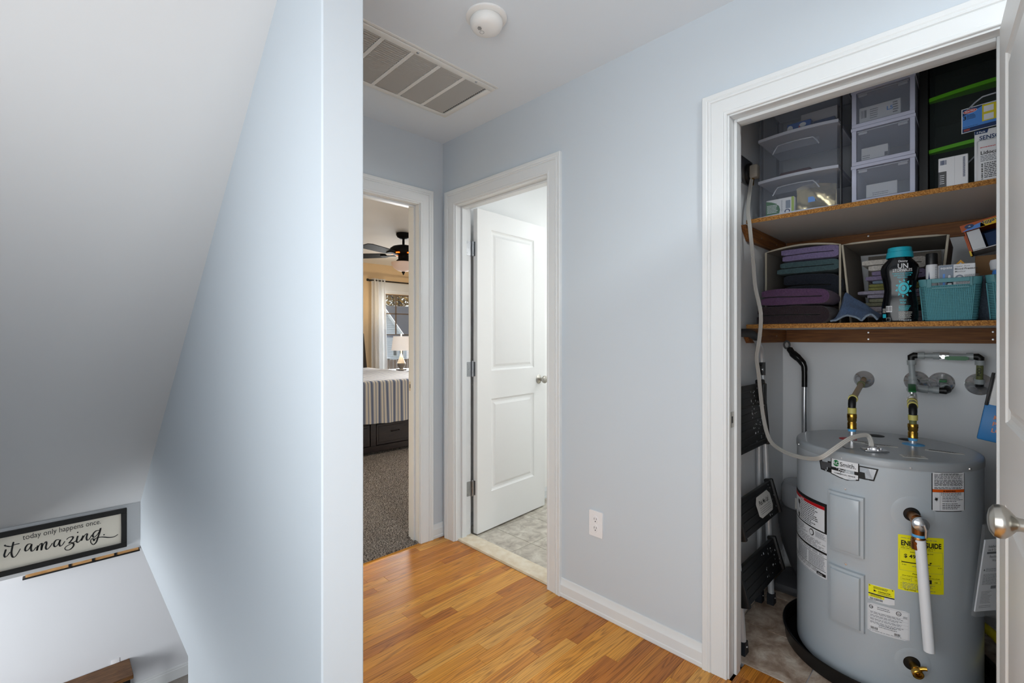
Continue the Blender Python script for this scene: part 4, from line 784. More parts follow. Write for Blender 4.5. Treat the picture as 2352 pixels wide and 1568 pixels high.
obj('base_foot', MB().box(2.50, 2.74, .50, .735, .002, .05, .02).tube([(2.56, .52, .05), (2.625, .60, .08)], [.05, .06], 16), 'vac', va)
bn = thing('waste_bin', 'tall grey plastic bin in the closet corner right of heater', 'bin', (2.62, -.20, 0))
obj('bin_body', MB().prism([(2.53, 0), (2.77, 0), (2.80, .74), (2.49, .74)], (0, -.075, 0), (1, 0, 0), (0, 0, 1), (0, -.32, 0)), 'bin', bn)
obj('bin_lid', MB().box(2.47, 2.81, -.40, -.030, .738, .772, .010).prism([(2.49, .771), (2.79, .771), (2.77, .802), (2.52, .796)], (0, -.045, 0), (1, 0, 0), (0, 0, 1), (0, -.335, 0)), 'binlid', bn)
bb = thing('blue_box', 'blue and white carton with orange letters leaning on the grey bin', 'box', (2.55, -.10, .81))
tl = math.radians(10.5); bu = Vector((0, -math.cos(tl*.9), -math.sin(tl*.9))); bvv = Vector((.06, -math.sin(tl*.9), math.cos(tl*.9))).normalized(); bnn = bu.cross(bvv).normalized(); b0 = Vector((2.49, .026, .850))
obj('carton', MB().obox(b0+bu*.11+bvv*.070-bnn*.03, bu, bvv, bnn, .11, .068, .03, .004), 'bluebox', bb)
obj('carton_top', MB().obox(b0+bu*.115+bvv*.190-bnn*.03, bu, bvv, bnn, .105, .055, .028, .002), 'white', bb); obj('carton_side', MB().obox(b0+bu*.004+bvv*.195-bnn*.028, bu, bvv, bnn, .0045, .062, .032, .001), 'black', bb); obj('carton_flap', MB().obox(b0+bu*.11+bvv*.1385-bnn*.012, bu, bvv+bnn*.5, bnn, .108, .009, .002), 'bluebox', bb)
pr = Print(lambda s, t, l: b0+bu*s+bvv*t+bnn*(.0003+.0004*l)); 
for i, tx in enumerate(('MAGIC', 'PAD', 'LOCK')): pr.text('c', 1, tx, .030+.0008*i, .086-.024*i, .021, 'LEFT', .02)
pr.build(bb, {'c': ('orange_lettering', 'coral')})
o = obj('yellow_hose', MB().tube(smoothpath([(2.66, .145, .13), (2.60, .05, .125), (2.52, -.02, .118), (2.44, -.06, .100), (2.33, -.11, .06), (2.25, -.18, .024), (2.20, -.30, .017)], 4), .016, 14), 'yellowhose'); tag(o, 'thick yellow hose beside the drain pan at right', 'hose')
o = obj('grey_tote', MB().prism([(0, 0), (.22, 0), (.225, .11), (-.005, .11)], (1.88, -.075, 0), (1, 0, 0), (0, 0, 1), (0, -.16, 0)), 'shadeblue'); tag(o, 'pale grey plastic tote on the floor at closet right', 'tote')
# ================================================================== drawer towers on the upper shelf
def bow(y, y0, y1, b): return b*(1-(2*(y-y0)/(y1-y0)-1)**2)
def bowslab(xf, xb, y0, y1, z0, z1, b, n=14):
    mb = MB(); pts = [(xf-bow(y0+(y1-y0)*i/n, y0, y1, b), y0+(y1-y0)*i/n) for i in range(n+1)]+[(xb, y1), (xb, y0)]
    return mb.prism(pts, (0, 0, z0), (1, 0, 0), (0, 1, 0), (0, 0, z1-z0))
def bowdrawer(root, xf, y0, y1, z0, z1, b, m, mh, depth=.30):
    mb = MB(); n = 14; t = .0025
    mb.grid(lambda u, v: (xf-bow(y0+(y1-y0)*u, y0, y1, b), y0+(y1-y0)*u, z0+(z1-z0)*v), n, 2)
    for y in (y0, y1): mb.poly([(xf, y, z0), (xf+depth, y, z0), (xf+depth, y, z1), (xf, y, z1)])
    mb.poly([(xf+depth, y0, z0), (xf+depth, y1, z0), (xf+depth, y1, z1), (xf+depth, y0, z1)])
    mb.poly([(xf, y0, z0+.002), (xf+depth, y0, z0+.002), (xf+depth, y1, z0+.002), (xf, y1, z0+.002)])
    d = obj('drawer', mb, m, root, smooth=30); hw = (y1-y0)*.30; yc = (y0+y1)/2; zt = z1-(z1-z0)*.22; path = []
    for i in range(17):
        u = -1+2*i/16; y = yc-u*hw; z = zt-.004*u*u-(.030 if abs(u) > .99 else (.012 if abs(u) > .86 else 0)); path.append((xf-bow(y, y0, y1, b)-.004, y, z))
    obj('handle_rim', MB().tube(path, .0028, 8), mh, d)
    mb = MB(); mb.grid(lambda u, v: (xf-bow(yc+hw*(1-2*u), y0, y1, b)-.003+.012*v, yc+hw*(1-2*u)*(1-.08*v), zt-.004-.024*v), 10, 4); obj('handle_scoop', mb, m, d)
    return d
mat('lipwhite', 'B9BECB', 0.45); mat('lipgreen', '4E9A12', 0.45); glassy('handleclear', 'B4BAC6', 0.5, 0.25)
t = thing('wide_drawer_tower', 'wide white and clear three-drawer plastic tower at left of upper shelf', 'drawer tower', (2.43, .568, Z2)); y0, y1, xf = .420, .716, 2.262
for z in (Z2+.0005, 1.918, 2.103, 2.290): obj('frame_band', bowslab(xf-.004, 2.58, y0-.002, y1+.002, z, z+.012, .020), 'lipwhite', t)
for z0, z1 in ((Z2+.013, 1.917), (1.931, 2.102), (2.116, 2.289)): bowdrawer(t, xf, y0+.003, y1-.003, z0, z1, .020, 'clearplastic', 'handleclear')
for y in (y0-.004, y1+.001): obj('side_post', MB().box(2.30, 2.325, y, y+.005, Z2+.0125, 2.29).box(2.53, 2.56, y, y+.005, Z2+.0125, 2.29), 'vac', t)
t = thing('narrow_drawer_tower', 'narrow white three-drawer tower in the middle of upper shelf', 'drawer tower', (2.40, .275, Z2)); y0, y1, xf = .182, .372, 2.245
mat('lavframe', 'B4B8CC', 0.45)
for k in range(3):
    za = Z2+.0005+k*.148; zb = za+.147; mb = MB(); fr = .015
    mb.box(xf, xf+.30, y0, y0+fr, za, zb-.010, .001, 1); mb.box(xf, xf+.30, y1-fr, y1, za, zb-.010, .001, 1); mb.box(xf-.003, xf+.30, y0-.002, y1+.002, zb-.012, zb, .001, 1); mb.box(xf-.001, xf+.30, y0, y1, za, za+.014, .001, 1)
    tier = obj('frame_tier', mb, 'lavframe', t)
    mb = MB(); mb.box(xf+.006, xf+.008, y0+fr+.001, y1-fr-.001, za+.016, zb-.014); mb.box(xf+.008, xf+.27, y0+fr+.001, y1-fr-.001, za+.016, za+.018)
    d = obj('drawer', mb, 'clearplastic', t)
    for yy in (y0+.035, y1-.035): obj('pull_tab', MB().box(xf+.003, xf+.006, yy-.014, yy+.014, zb-.030, zb-.020, .001, 1), 'handleclear', d)
    obj('pull_rim', MB().box(xf+.002, xf+.006, y0+fr+.003, y1-fr-.003, zb-.020, zb-.016), 'handleclear', d)
t = thing('black_drawer_tower', 'black drawer tower with bright green trims at right of upper shelf', 'drawer tower', (2.50, -.10, Z2)); y0, y1, xf = -.36, .150, 2.335
obj('frame', MB().box(2.315, 2.66, y1+.002, y1+.026, Z2+.0005, 2.36).box(2.315, 2.66, y0-.026, y0-.002, Z2+.0005, 2.36).box(2.66, 2.68, y0-.026, y1+.026, Z2+.0005, 2.36).box(2.315, 2.66, y0-.002, y1+.002, 2.335, 2.36), 'black', t)
for z in (1.918, 2.110, 2.30): obj('green_trim', bowslab(xf-.003, xf+.02, y0, y1, z, z+.013, .040), 'lipgreen', t)
ds = [bowdrawer(t, xf, y0+.002, y1-.002, z0, z1, .040, 'greenplastic', 'handleclear', .30) for z0, z1 in ((Z2+.004, 1.917), (1.932, 2.109), (2.124, 2.299))]
yl = .062; mpp = lambda s, tt, l: Vector((xf-bow(yl-s, y0, y1, .040)-.0008-.0005*l, yl-s, 1.958+tt))
mat('skyblue', '4C8AD8', 0.45); mat('navyblue', '12305E', 0.45); mat('redlogo', 'C23A3A', 0.45)
pr = Print(mpp); pr.rect('a', 1, 0, .16, 0, .086, .01); lb = pr.build(ds[1], {'a': ('sticker', 'paper')})[0]
pr = Print(mpp); pr.rect('b', 2, .0025, .158, .0155, .0835, .01); pr.rect('n', 3, .0025, .158, .002, .0155, .01); pr.poly('n', 3, [(.0025, .060), (.0025, .0835), (.024, .0835), (.060, .0835), (.030, .0690), (.012, .064)]); pr.rect('y', 3, .052, .150, .025, .082, .01)
for i in range(6): pr.rect('p', 4, .056+(i % 3)*.032, .080+(i % 3)*.032, .028+(i//3)*.028, .048+(i//3)*.028)
pr.disc('p', 4, .022, .0725, .018, .0068, 24); pr.disc('r', 5, .022, .0725, .0165, .0058, 24); pr.text('p2', 6, 'Sterilite', .022, .0703, .0085, 'CENTER', .015, .95)
pr.text('k', 4, '3', .004, .046, .018, 'LEFT', .03); pr.lines('k', 4, .014, .040, .044, .061, 4, .0018, 2, .3); pr.lines('k', 4, .004, .046, .0175, .021, 1, .0012, 5); pr.lines('r2', 4, .006, .022, .004, .012, 2, .002, 4)
pr.build(lb, {'b': ('blue_panel', 'skyblue'), 'n': ('navy_panel', 'navyblue'), 'y': ('photo_panel', 'olivebox') if 'olivebox' in M else ('photo_panel', 'yellowhose'), 'p': ('photo_boxes', 'paper'), 'r': ('logo_oval', 'redlogo'), 'p2': ('logo_lettering', 'paper'), 'k': ('black_print', 'ink'), 'r2': ('red_print', 'orange')})
# ================================================================== boxes on and inside the upper drawers
def carton(name, label, cat, x0, x1, y0, y1, z0, z1, m, group=None, bev=.0015):
    o = obj(name, MB().box(x0, x1, min(y0, y1), max(y0, y1), z0, z1, bev, 1), m); tag(o, label, cat, group); return o
def fmap(x, yl, z0): return planemap((x-.0002, yl, z0), (0, -1, 0), (0, 0, 1))       # front face of a carton, s to the right
NB = {'k': ('black_print', 'ink'), 'g': ('grey_print', 'inkgrey'), 'n': ('blue_print', 'navyblue'), 'r': ('red_print', 'redlogo'), 'b': ('blue_panel', 'bluebox'), 'd': ('dark_panel', 'vac'), 'w': ('white_print', 'paper'), 'gr': ('green_panel', 'greenbox'), 'lg': ('light_green_panel', 'limebox'), 'sb': ('sky_panel', 'skyblue'), 'gy': ('grey_panel', 'slate')}
mat('greenbox', '2F6B38', 0.5); mat('limebox', '9CB43C', 0.5); mat('slate', '7A8696', 0.5); mat('whitebox', 'DADCE0', 0.45); mat('foil', 'D8C9A0', 0.22, 0.95, bump=0.6, bscale=18); mat('greybox', 'B2B0B4', 0.6); mat('bluepack', '2A5CA8', 0.45); mat('darkred', '4A1A20', 0.5)
o = carton('tube_box', 'white patch box with barcode and brown corner on upper shelf', 'box', 2.218, 2.262, .118, .043, Z2, 1.860, 'whitebox')
pr = Print(fmap(2.218, .118, Z2)); pr.bars('n', 1, .005, .021, .078, .094, 9, 5); pr.rect('d', 1, .0, .021, .0, .055); pr.lines('n', 1, .062, .068, .025, .094, 22, .002, 3, .1); pr.rect('g', 1, .0415, .0418, .002, .102); pr.lines('w', 2, .004, .016, .01, .045, 5, .002, 3); pr.build(o, NB)
o = carton('toothpaste_box', 'white four pack toothpaste box with blue lettering on upper shelf', 'box', 2.2365, 2.285, .0285, -.09, Z2, 1.934, 'whitebox')
pr = Print(fmap(2.2365, .0285, Z2)); pr.poly('n', 1, [(.001, .164), (.001, .1765), (.034, .1765), (.031, .164)]); pr.text('w', 2, '4 Pack', .005, .1665, .0085, 'LEFT', .02, .95); pr.text('n', 1, 'SENSODYNE', .012, .143, .0195, 'LEFT', .02, .85); pr.lines('g', 1, .02, .09, .132, .139, 1, .002, 4); pr.build(o, NB)
o = carton('lidocaine_box', 'white lidocaine box leaning at right end of upper shelf', 'box', 2.2125, 2.2345, .0225, -.075, Z2, 1.893, 'whitebox', bev=.004)
pr = Print(fmap(2.2125, .0225, Z2)); pr.lines('r', 1, .008, .050, .107, .112, 1, .0022, 2); pr.text('k', 1, 'Lidocaine', .0085, .0865, .0165, 'LEFT', .015, .92); pr.lines('g', 1, .009, .09, .062, .083, 4, .0022, 3, .1); pr.lines('k', 1, .018, .09, .006, .058, 9, .0025, 4, .3)
for i in range(9): pr.rect('k', 1, .011, .015, .004+i*.006, .004+i*.006+(.004 if i % 3 else .0025))
pr.build(o, NB)
o = carton('bandage_box', 'green and white box lying in the bottom wide drawer', 'box', 2.275, 2.31, .690, .580, Z2+.0165, 1.842, 'whitebox')
pr = Print(fmap(2.275, .690, Z2+.0165)); pr.poly('gr', 1, [(0, 0), (.052, 0), (.056, .020), (.052, .036), (.042, .048), (.022, .058), (0, .064)]); pr.rect('lg', 1, .100, .110, .0, .068); pr.lines('w', 2, .004, .048, .008, .045, 6, .003, 3, .2); pr.disc('n', 1, .084, .008, .011, .010, 20, .6); pr.lines('g', 1, .060, .066, .01, .06, 10, .002, 4); pr.rect('gy', 1, .078, .096, .020, .055); pr.build(o, NB)
o = obj('foil_pouch', MB().grid(lambda u, v: (2.278+.012*math.sin(5*u+3*v)+.02*(1-abs(2*v-1))*0-.010*math.sin(PI*u)*math.sin(PI*v), .572-.140*u, Z2+.0165+(.086+.018*math.sin(2.2*u+.6))*v), 14, 10).grid(lambda u, v: (2.300-.006*math.sin(PI*u), .572-.140*u, Z2+.0165+(.086+.018*math.sin(2.2*u+.6))*v), 14, 4), 'foil'); tag(o, 'crumpled shiny foil pouch inside the bottom wide drawer', 'pouch')
mb = MB(); mb.box(2.262, 2.264, .50, .525, 1.80, 1.822); obj('pouch_label', mb, 'skyblue', o)
carton('comb_case', 'dark red case lying in the middle wide drawer', 'case', 2.285, 2.33, .640, .520, 1.9345, 1.957, 'darkred', bev=.006)
carton('grey_carton', 'grey white carton at the back of the top wide drawer', 'box', 2.36, 2.40, .575, .440, 2.1185, 2.215, 'greybox')
o = carton('blue_pack', 'blue soap pack in front inside the top wide drawer', 'box', 2.285, 2.32, .610, .520, 2.1185, 2.158, 'bluepack'); pr = Print(fmap(2.285, .610, 2.1185)); pr.disc('w', 1, .012, .018, .011, .014, 20); pr.disc('w', 1, .060, .024, .013, .009, 18); pr.rect('r', 2, .045, .05, .004, .022); pr.build(o, NB)
carton('navy_pack', 'navy pack beside the blue soap pack in top wide drawer', 'box', 2.285, 2.32, .512, .435, 2.1185, 2.142, 'navyblue')
for k, (a, b, h, lab) in enumerate((( .330, .235, .052, 'small white box in the bottom narrow drawer'), (.345, .262, .050, 'small white box in the middle narrow drawer'), (.352, .225, .062, 'white lidocaine box lying in the top narrow drawer'))):
    z = Z2+.0195+k*.148; o = carton('patch_box', lab, 'box', 2.27, 2.31, a, b, z, z+h, 'whitebox', 'boxes in the narrow drawers'); pr = Print(fmap(2.27, a, z))
    if k == 2: pr.bars('k', 1, .006, .024, .020, .050, 9, 4); pr.lines('g', 1, .034, .060, .01, .05, 5, .003, 4); pr.text('sb', 1, 'L5', .085, .028, .020, 'LEFT', .03); pr.lines('k', 1, .104, .120, .01, .055, 5, .004, 2)
    elif k == 1: pr.lines('g', 1, .004, .028, .006, .022, 2, .003, 3); pr.rect('d', 1, .072, .082, .005, .020)
    else: pr.lines('g', 1, .02, .07, .006, .02, 2, .002, 3)
    pr.build(o, NB)
# ================================================================== fabric bins and towels
def fabric_bin(name, label, y0, y1, z1, xf, sag, taper=0.0, lean=0.0):
    t = thing(name, label, 'storage bin', ((xf+2.78)/2, (y0+y1)/2, Z1)); th = .005; xb = 2.775
    def top(u, d): return z1-lean*u+sag*math.sin(PI*u)*(1-.6*d)
    mb = MB()
    mb.grid(lambda u, v: (xf+(xb-xf)*v, y1-(y1-y0)*u-taper*0, top(u, v)), 10, 4)
    mb.grid(lambda u, v: (xf+(xb-xf)*v, y1-(y1-y0)*u, top(u, v)-th), 10, 4)
    obj('top_panel', mb, 'binfabric', t)
    for nm, ya, sg in (('side_panel', y1, 1), ('side_panel', y0, -1)):
        mb = MB(); tp_ = top(0 if sg > 0 else 1, 0); bul = .004
        for off in (0, -sg*th): mb.grid(lambda u, v, off=off: (xf+(xb-xf)*u, ya+off-sg*taper*(1-v)+(bul*math.sin(PI*u) if sg < 0 else 0)*-1*math.sin(PI*v), Z1+.001+(tp_-Z1-.001)*v), 6, 6)
        obj(nm, mb, 'binfabric', t)
    obj('bottom_panel', MB().box(xf, xb, y0+taper, y1-taper, Z1+.0005, Z1+.004), 'binfabric', t); obj('back_panel', MB().box(xb-.004, xb, y0+taper+.008, y1-taper-.006, Z1+.004, min(top(0, 1), top(1, 1))-.006), 'binfabric', t)
    rim = [(xf, y1-taper, Z1+.004), (xf, y1, top(0, 0)-.003)]+[(xf, y1-(y1-y0)*i/10, top(i/10, 0)-.002) for i in range(1, 10)]+[(xf, y0, top(1, 0)-.003), (xf, y0+taper, Z1+.004)]
    obj('rim_binding', MB().tube(rim, .0042, 8), 'binrim', t); return t
fabric_bin('fabric_bin', 'grey fabric bin on its side holding the lavender bath towels', .440, .732, 1.636, 2.41, .018)
fabric_bin('fabric_bin', 'larger grey fabric bin on its side holding washcloths', .100, .430, 1.630, 2.40, .004, .030, .008)
def towel(name, label, m, xf, xb, y0, y1, z0, z1, layers=3, seed=1, group=None, droop=0.0, bulge=0.0, waves=.004):
    """a ribbon folded back and forth, extruded front to back"""
    h = (z1-z0)/layers; tt = h*.492; pts = []; r = random.Random(seed)
    ya, yb = y0+h*.55, y1-h*.55
    for L_ in range(layers):
        zc = z0+h*(L_+.5); fr, to = (yb, ya) if L_ % 2 == 0 else (ya, yb); e = r.uniform(0, .04)*(L_ in (0, layers-1))
        if L_ == 0: fr = yb-e-(.03 if layers > 2 else 0)
        if L_ == layers-1: to = to+(-1 if to > fr else 1)*e
        for i in range(13): u = i/12; pts.append((fr+(to-fr)*u, zc))
        if L_ < layers-1:
            sg = -1 if to == ya else 1
            for i in range(1, 8): a = PI*i/8; pts.append((to+sg*math.sin(a)*h*.5, zc+h*.5-math.cos(a)*h*.5))
    nx = 9; mb = MB(); n = len(pts); rows = []
    def arch(y): u = (y-y0)/(y1-y0); return bulge*math.sin(PI*max(0, min(1, u)))
    for k in range(nx+1):
        x = xf+(xb-xf)*k/nx; ex = min(1, k/1.0, (nx-k)/1.0) if False else 1; row = []
        t2 = tt*(.86 if k in (0, nx) else 1.0)
        for i, (y, z) in enumerate(pts):
            a, b = pts[max(i-1, 0)], pts[min(i+1, n-1)]; d = Vector((b[0]-a[0], b[1]-a[1])).normalized(); nn = Vector((-d.y, d.x)); q = t2*(.75 if i in (0, n-1) else 1)
            row.append((Vector((x, y+nn.x*q, z+nn.y*q)), Vector((x, y-nn.x*q, z-nn.y*q))))
        rows.append(row)
    def fix(p):
        f = 1-(p.x-xf)/(xb-xf); w_ = noise.noise_vector(Vector((p.x*9+seed, p.y*9, p.z*14+seed*2)))*waves
        q = p+w_; u = (p.z-z0)/(z1-z0); q.z += arch(p.y)*u+droop*f*0; q.z = max(q.z, z0+.0006)
        return q
    A = [[mb.bm.verts.new(fix(p[0])) for p in row] for row in rows]; B = [[mb.bm.verts.new(fix(p[1])) for p in row] for row in rows]
    for k in range(nx):
        for i in range(n-1): mb.face([A[k][i], A[k][i+1], A[k+1][i+1], A[k+1][i]]); mb.face([B[k][i], B[k+1][i], B[k+1][i+1], B[k][i+1]])
        for i in (0, n-1): mb.face([A[k][i], B[k][i], B[k+1][i], A[k+1][i]])
    for k in (0, nx):
        for i in range(n-1): mb.face([A[k][i], A[k][i+1], B[k][i+1], B[k][i]])
    o = obj(name, mb, m, smooth=60); tag(o, label, 'towel', group); return o
G1, G2 = 'folded bath towels on the lower shelf', 'folded washcloths in the larger fabric bin'
towel('bath_towel', 'dark brown bath towel at the bottom of the left fabric bin', 't_brown', 2.425, 2.74, .452, .718, Z1+.006, 1.412, 3, 1, G1)
towel('bath_towel', 'navy blue bath towel in the left fabric bin under the teal one', 't_navy', 2.418, 2.73, .448, .722, 1.414, 1.512, 2, 2, G1, bulge=.012)
towel('bath_towel', 'dark teal bath towel in the left fabric bin', 't_tealgreen', 2.420, 2.73, .452, .712, 1.526, 1.580, 2, 3, G1, waves=.003)
towel('bath_towel', 'lavender bath towel at the top of the left fabric bin', 't_lav', 2.418, 2.72, .450, .690, 1.5825, 1.640, 2, 4, G1, waves=.003)
towel('bath_towel', 'black plum bath towel lying at the front left of the lower shelf', 't_plum', 2.195, 2.396, .448, .748, Z1, 1.364, 2, 5, G1, bulge=.004)
towel('bath_towel', 'purple bath towel folded on the black plum towel', 't_purple', 2.198, 2.398, .446, .735, 1.369, 1.428, 2, 6, G1, bulge=.012)
wz = [(Z1+.0055, 1.364, 't_pale', 'pale lilac washcloth at the bottom of the washcloth stack', .36, 3), (1.3645, 1.397, 't_sage', 'sage green washcloth second from the bottom of the stack', .385, 2), (1.3975, 1.431, 't_greyl', 'lilac grey washcloth folded under the olive one', .402, 2), (1.4315, 1.458, 't_olive', 'olive green washcloth in the washcloth stack', .394, 2), (1.4585, 1.473, 't_blue2', 'thin grey blue washcloth in the washcloth stack', .372, 1), (1.4735, 1.512, 't_lav2', 'lavender washcloth under the cream one', .386, 2), (1.5125, 1.560, 't_cream', 'cream washcloth on top of the washcloth stack', .394, 2)]
for i, (za, zb, m, lab, yr, ly) in enumerate(wz): towel('washcloth', lab, m, 2.47, 2.70, .17, yr, za, zb, ly, 20+i, G2, waves=.002)
# crumpled blue towel between the stacks
def bt(u, v):        # u across (left to right), v from the hem up and back
    y = .436-.150*u; k = max(0, min(1, u/.24)); k2 = max(0, min(1, (u-.24)/.76)); prof = .018+.098*(k*k*(3-2*k))*(1-k2**.85)+.022*k2*(1-k2)
    x = 2.216+.15*v; lift = (.024*max(0, math.sin((u-.12)*PI/.55))**1.2 if .12 < u < .67 else 0)+(.026*max(0, math.sin((u-.67)*PI/.33)) if u > .67 else 0)
    z = Z1+.010+prof*min(1, v*1.5)**.9+lift*(1-min(1, v*2))*.8
    return Vector((x-.006*math.sin(9*u)*(1-v), y, max(z-.05*max(0, v-.75), Z1+.006)))+noise.noise_vector(Vector((u*5, v*5, 3)))*.004
mb = MB(); mb.grid(bt, 44, 22); bmesh.ops.solidify(mb.bm, geom=mb.bm.faces[:], thickness=-.007)
for v_ in mb.bm.verts: v_.co.z = max(v_.co.z, Z1+.0006)
o = obj('blue_towel', mb, 't_bluecloth', smooth=80); tag(o, 'crumpled blue towel draped on the front of the lower shelf', 'towel')
hem = [Vector(bt(i/40, 0))+Vector((-.003, 0, -.001)) for i in range(41)]
for p in hem: p.z = max(p.z, Z1+.0045)
obj('hem', MB().tube(hem, .0038, 8), 't_blue2', o)
# ================================================================== scent booster bottle
bx_, by_ = 2.272, .2285; fd = Vector((-bx_, -by_+.06, 0)).normalized(); rd = Vector((fd.y, -fd.x, 0)); rd = rd if rd.y < 0 else -rd
bt_ = thing('scent_booster_bottle', 'tall glossy black laundry bottle with turquoise cap on lower shelf', 'bottle', (bx_, by_, Z1))
BPF = [(0, 0, 0), (.052, .030, .0), (.060, .035, .004), (.0625, .037, .02), (.062, .037, .06), (.056, .034, .095), (.053, .033, .118), (.057, .035, .150), (.064, .037, .180), (.066, .037, .198), (.062, .036, .212), (.050, .034, .226), (.040, .033, .236), (.0385, .033, .243)]
BPF = [(a*.86, b, z) for a, b, z in BPF]
def bsec(z):
    for a, b in zip(BPF[1:], BPF[2:]):
        if a[2] <= z <= b[2] and b[2] > a[2]: k = (z-a[2])/(b[2]-a[2]); return a[0]+(b[0]-a[0])*k, a[1]+(b[1]-a[1])*k
    return .04, .03
mb = MB(); n = 40; rings = []
for a, b, z in BPF[1:]:
    ring = []
    for j in range(n):
        th = 2*PI*j/n; cx, sx_ = math.cos(th), math.sin(th); e = .75
        ring.append(mb.bm.verts.new(Vector((bx_, by_, Z1+z+.0005))+rd*a*math.copysign(abs(cx)**e, cx)+fd*b*math.copysign(abs(sx_)**e, sx_)))
    rings.append(ring)
for A, B in zip(rings, rings[1:]):
    for j in range(n): mb.face([A[j], A[(j+1) % n], B[(j+1) % n], B[j]])
mb.face(rings[0]); mb.face(rings[-1])
mat('bottleblack', '07090C', 0.14); mat('turq', '1FA3B8', 0.35); mat('turqprint', '2FB6C8', 0.4)
bo = obj('bottle_body', mb, 'bottleblack', bt_); cpo = obj('cap', MB().lathe([(.039, .240), (.041, .242), (.0385, .262), (.036, .264), (.0355, .275), (.034, .279), (0, .280)], (bx_, by_, Z1), n=40), 'turq', bt_)
def bmap(s, tt, l):
    s *= .86; a, b = bsec(tt); u = min(.985, abs(s)/a); sx_ = (1-u**(2/.75))**(.75/2); return Vector((bx_, by_, Z1+tt+.0005))+rd*s+fd*(b*sx_+.0006+.0004*l)
pr = Print(bmap)
pr.text('w', 1, 'Downy', .012, .221, .0105, 'CENTER', .01, 1.0); pr.text('w', 1, 'UN', .012, .1975, .026, 'CENTER', .01, .95); pr.text('w', 1, 'STOPABLES', .010, .186, .0148, 'CENTER', .004, .86)
pr.text('t', 1, 'IN-WASH SCENT BOOSTER', .010, .1765, .0068, 'CENTER', .01, .8); pr.text('t', 1, 'DIFFUSEUR DE PARFUM', .010, .169, .0068, 'CENTER', .01, .8); pr.text('t', 1, 'POUR LESSIVE', .010, .1615, .0068, 'CENTER', .01, .8)
pr.disc('t', 1, .014, .124, .018, .022, 28, .55); pr.disc('t', 1, .014, .124, .007, .009, 16)
for k in range(10): a = 2*PI*k/10; pr.poly('t', 1, [(.014+.020*math.cos(a), .124+.025*math.sin(a)), (.014+.029*math.cos(a+.25), .124+.036*math.sin(a+.25)), (.014+.021*math.cos(a+.42), .124+.027*math.sin(a+.42))])
pr.text('t', 1, 'FRESH', .012, .077, .0095, 'CENTER', .01, .85); pr.text('t', 1, 'FRAIS', .012, .067, .0095, 'CENTER', .01, .85)
pr.lines('t', 1, -.002, .040, .040, .060, 4, .0022, 3, .3); pr.lines('w2', 1, -.002, .044, .012, .038, 6, .0014, 4, .2); pr.text('w', 1, '1.13 kg (2.48 lb)', .020, .004, .0068, 'CENTER', .01, .9)
pr.rect('w3', 1, -.045, -.024, .037, .060, .004); pr.bars('k', 2, -.044, -.025, .040, .058, 11, 6); pr.rect('t2', 1, -.057, -.045, .016, .030, .004); pr.lines('w2', 1, -.057, -.046, .034, .052, 6, .0012, 7)
for q in ((-.044, -.030, .003, .0036), (-.044, -.030, .0150, .0156), (-.044, -.0434, .003, .0156), (-.0306, -.030, .003, .0156)): pr.rect('w2', 1, *q, .004)
pr.build(bo, {'w': ('white_lettering', 'paper'), 'w2': ('small_print', 'label'), 'w3': ('barcode_panel', 'paper'), 't': ('turquoise_print', 'turqprint'), 't2': ('turquoise_patch', 'turqprint'), 'k': ('barcode', 'ink')})
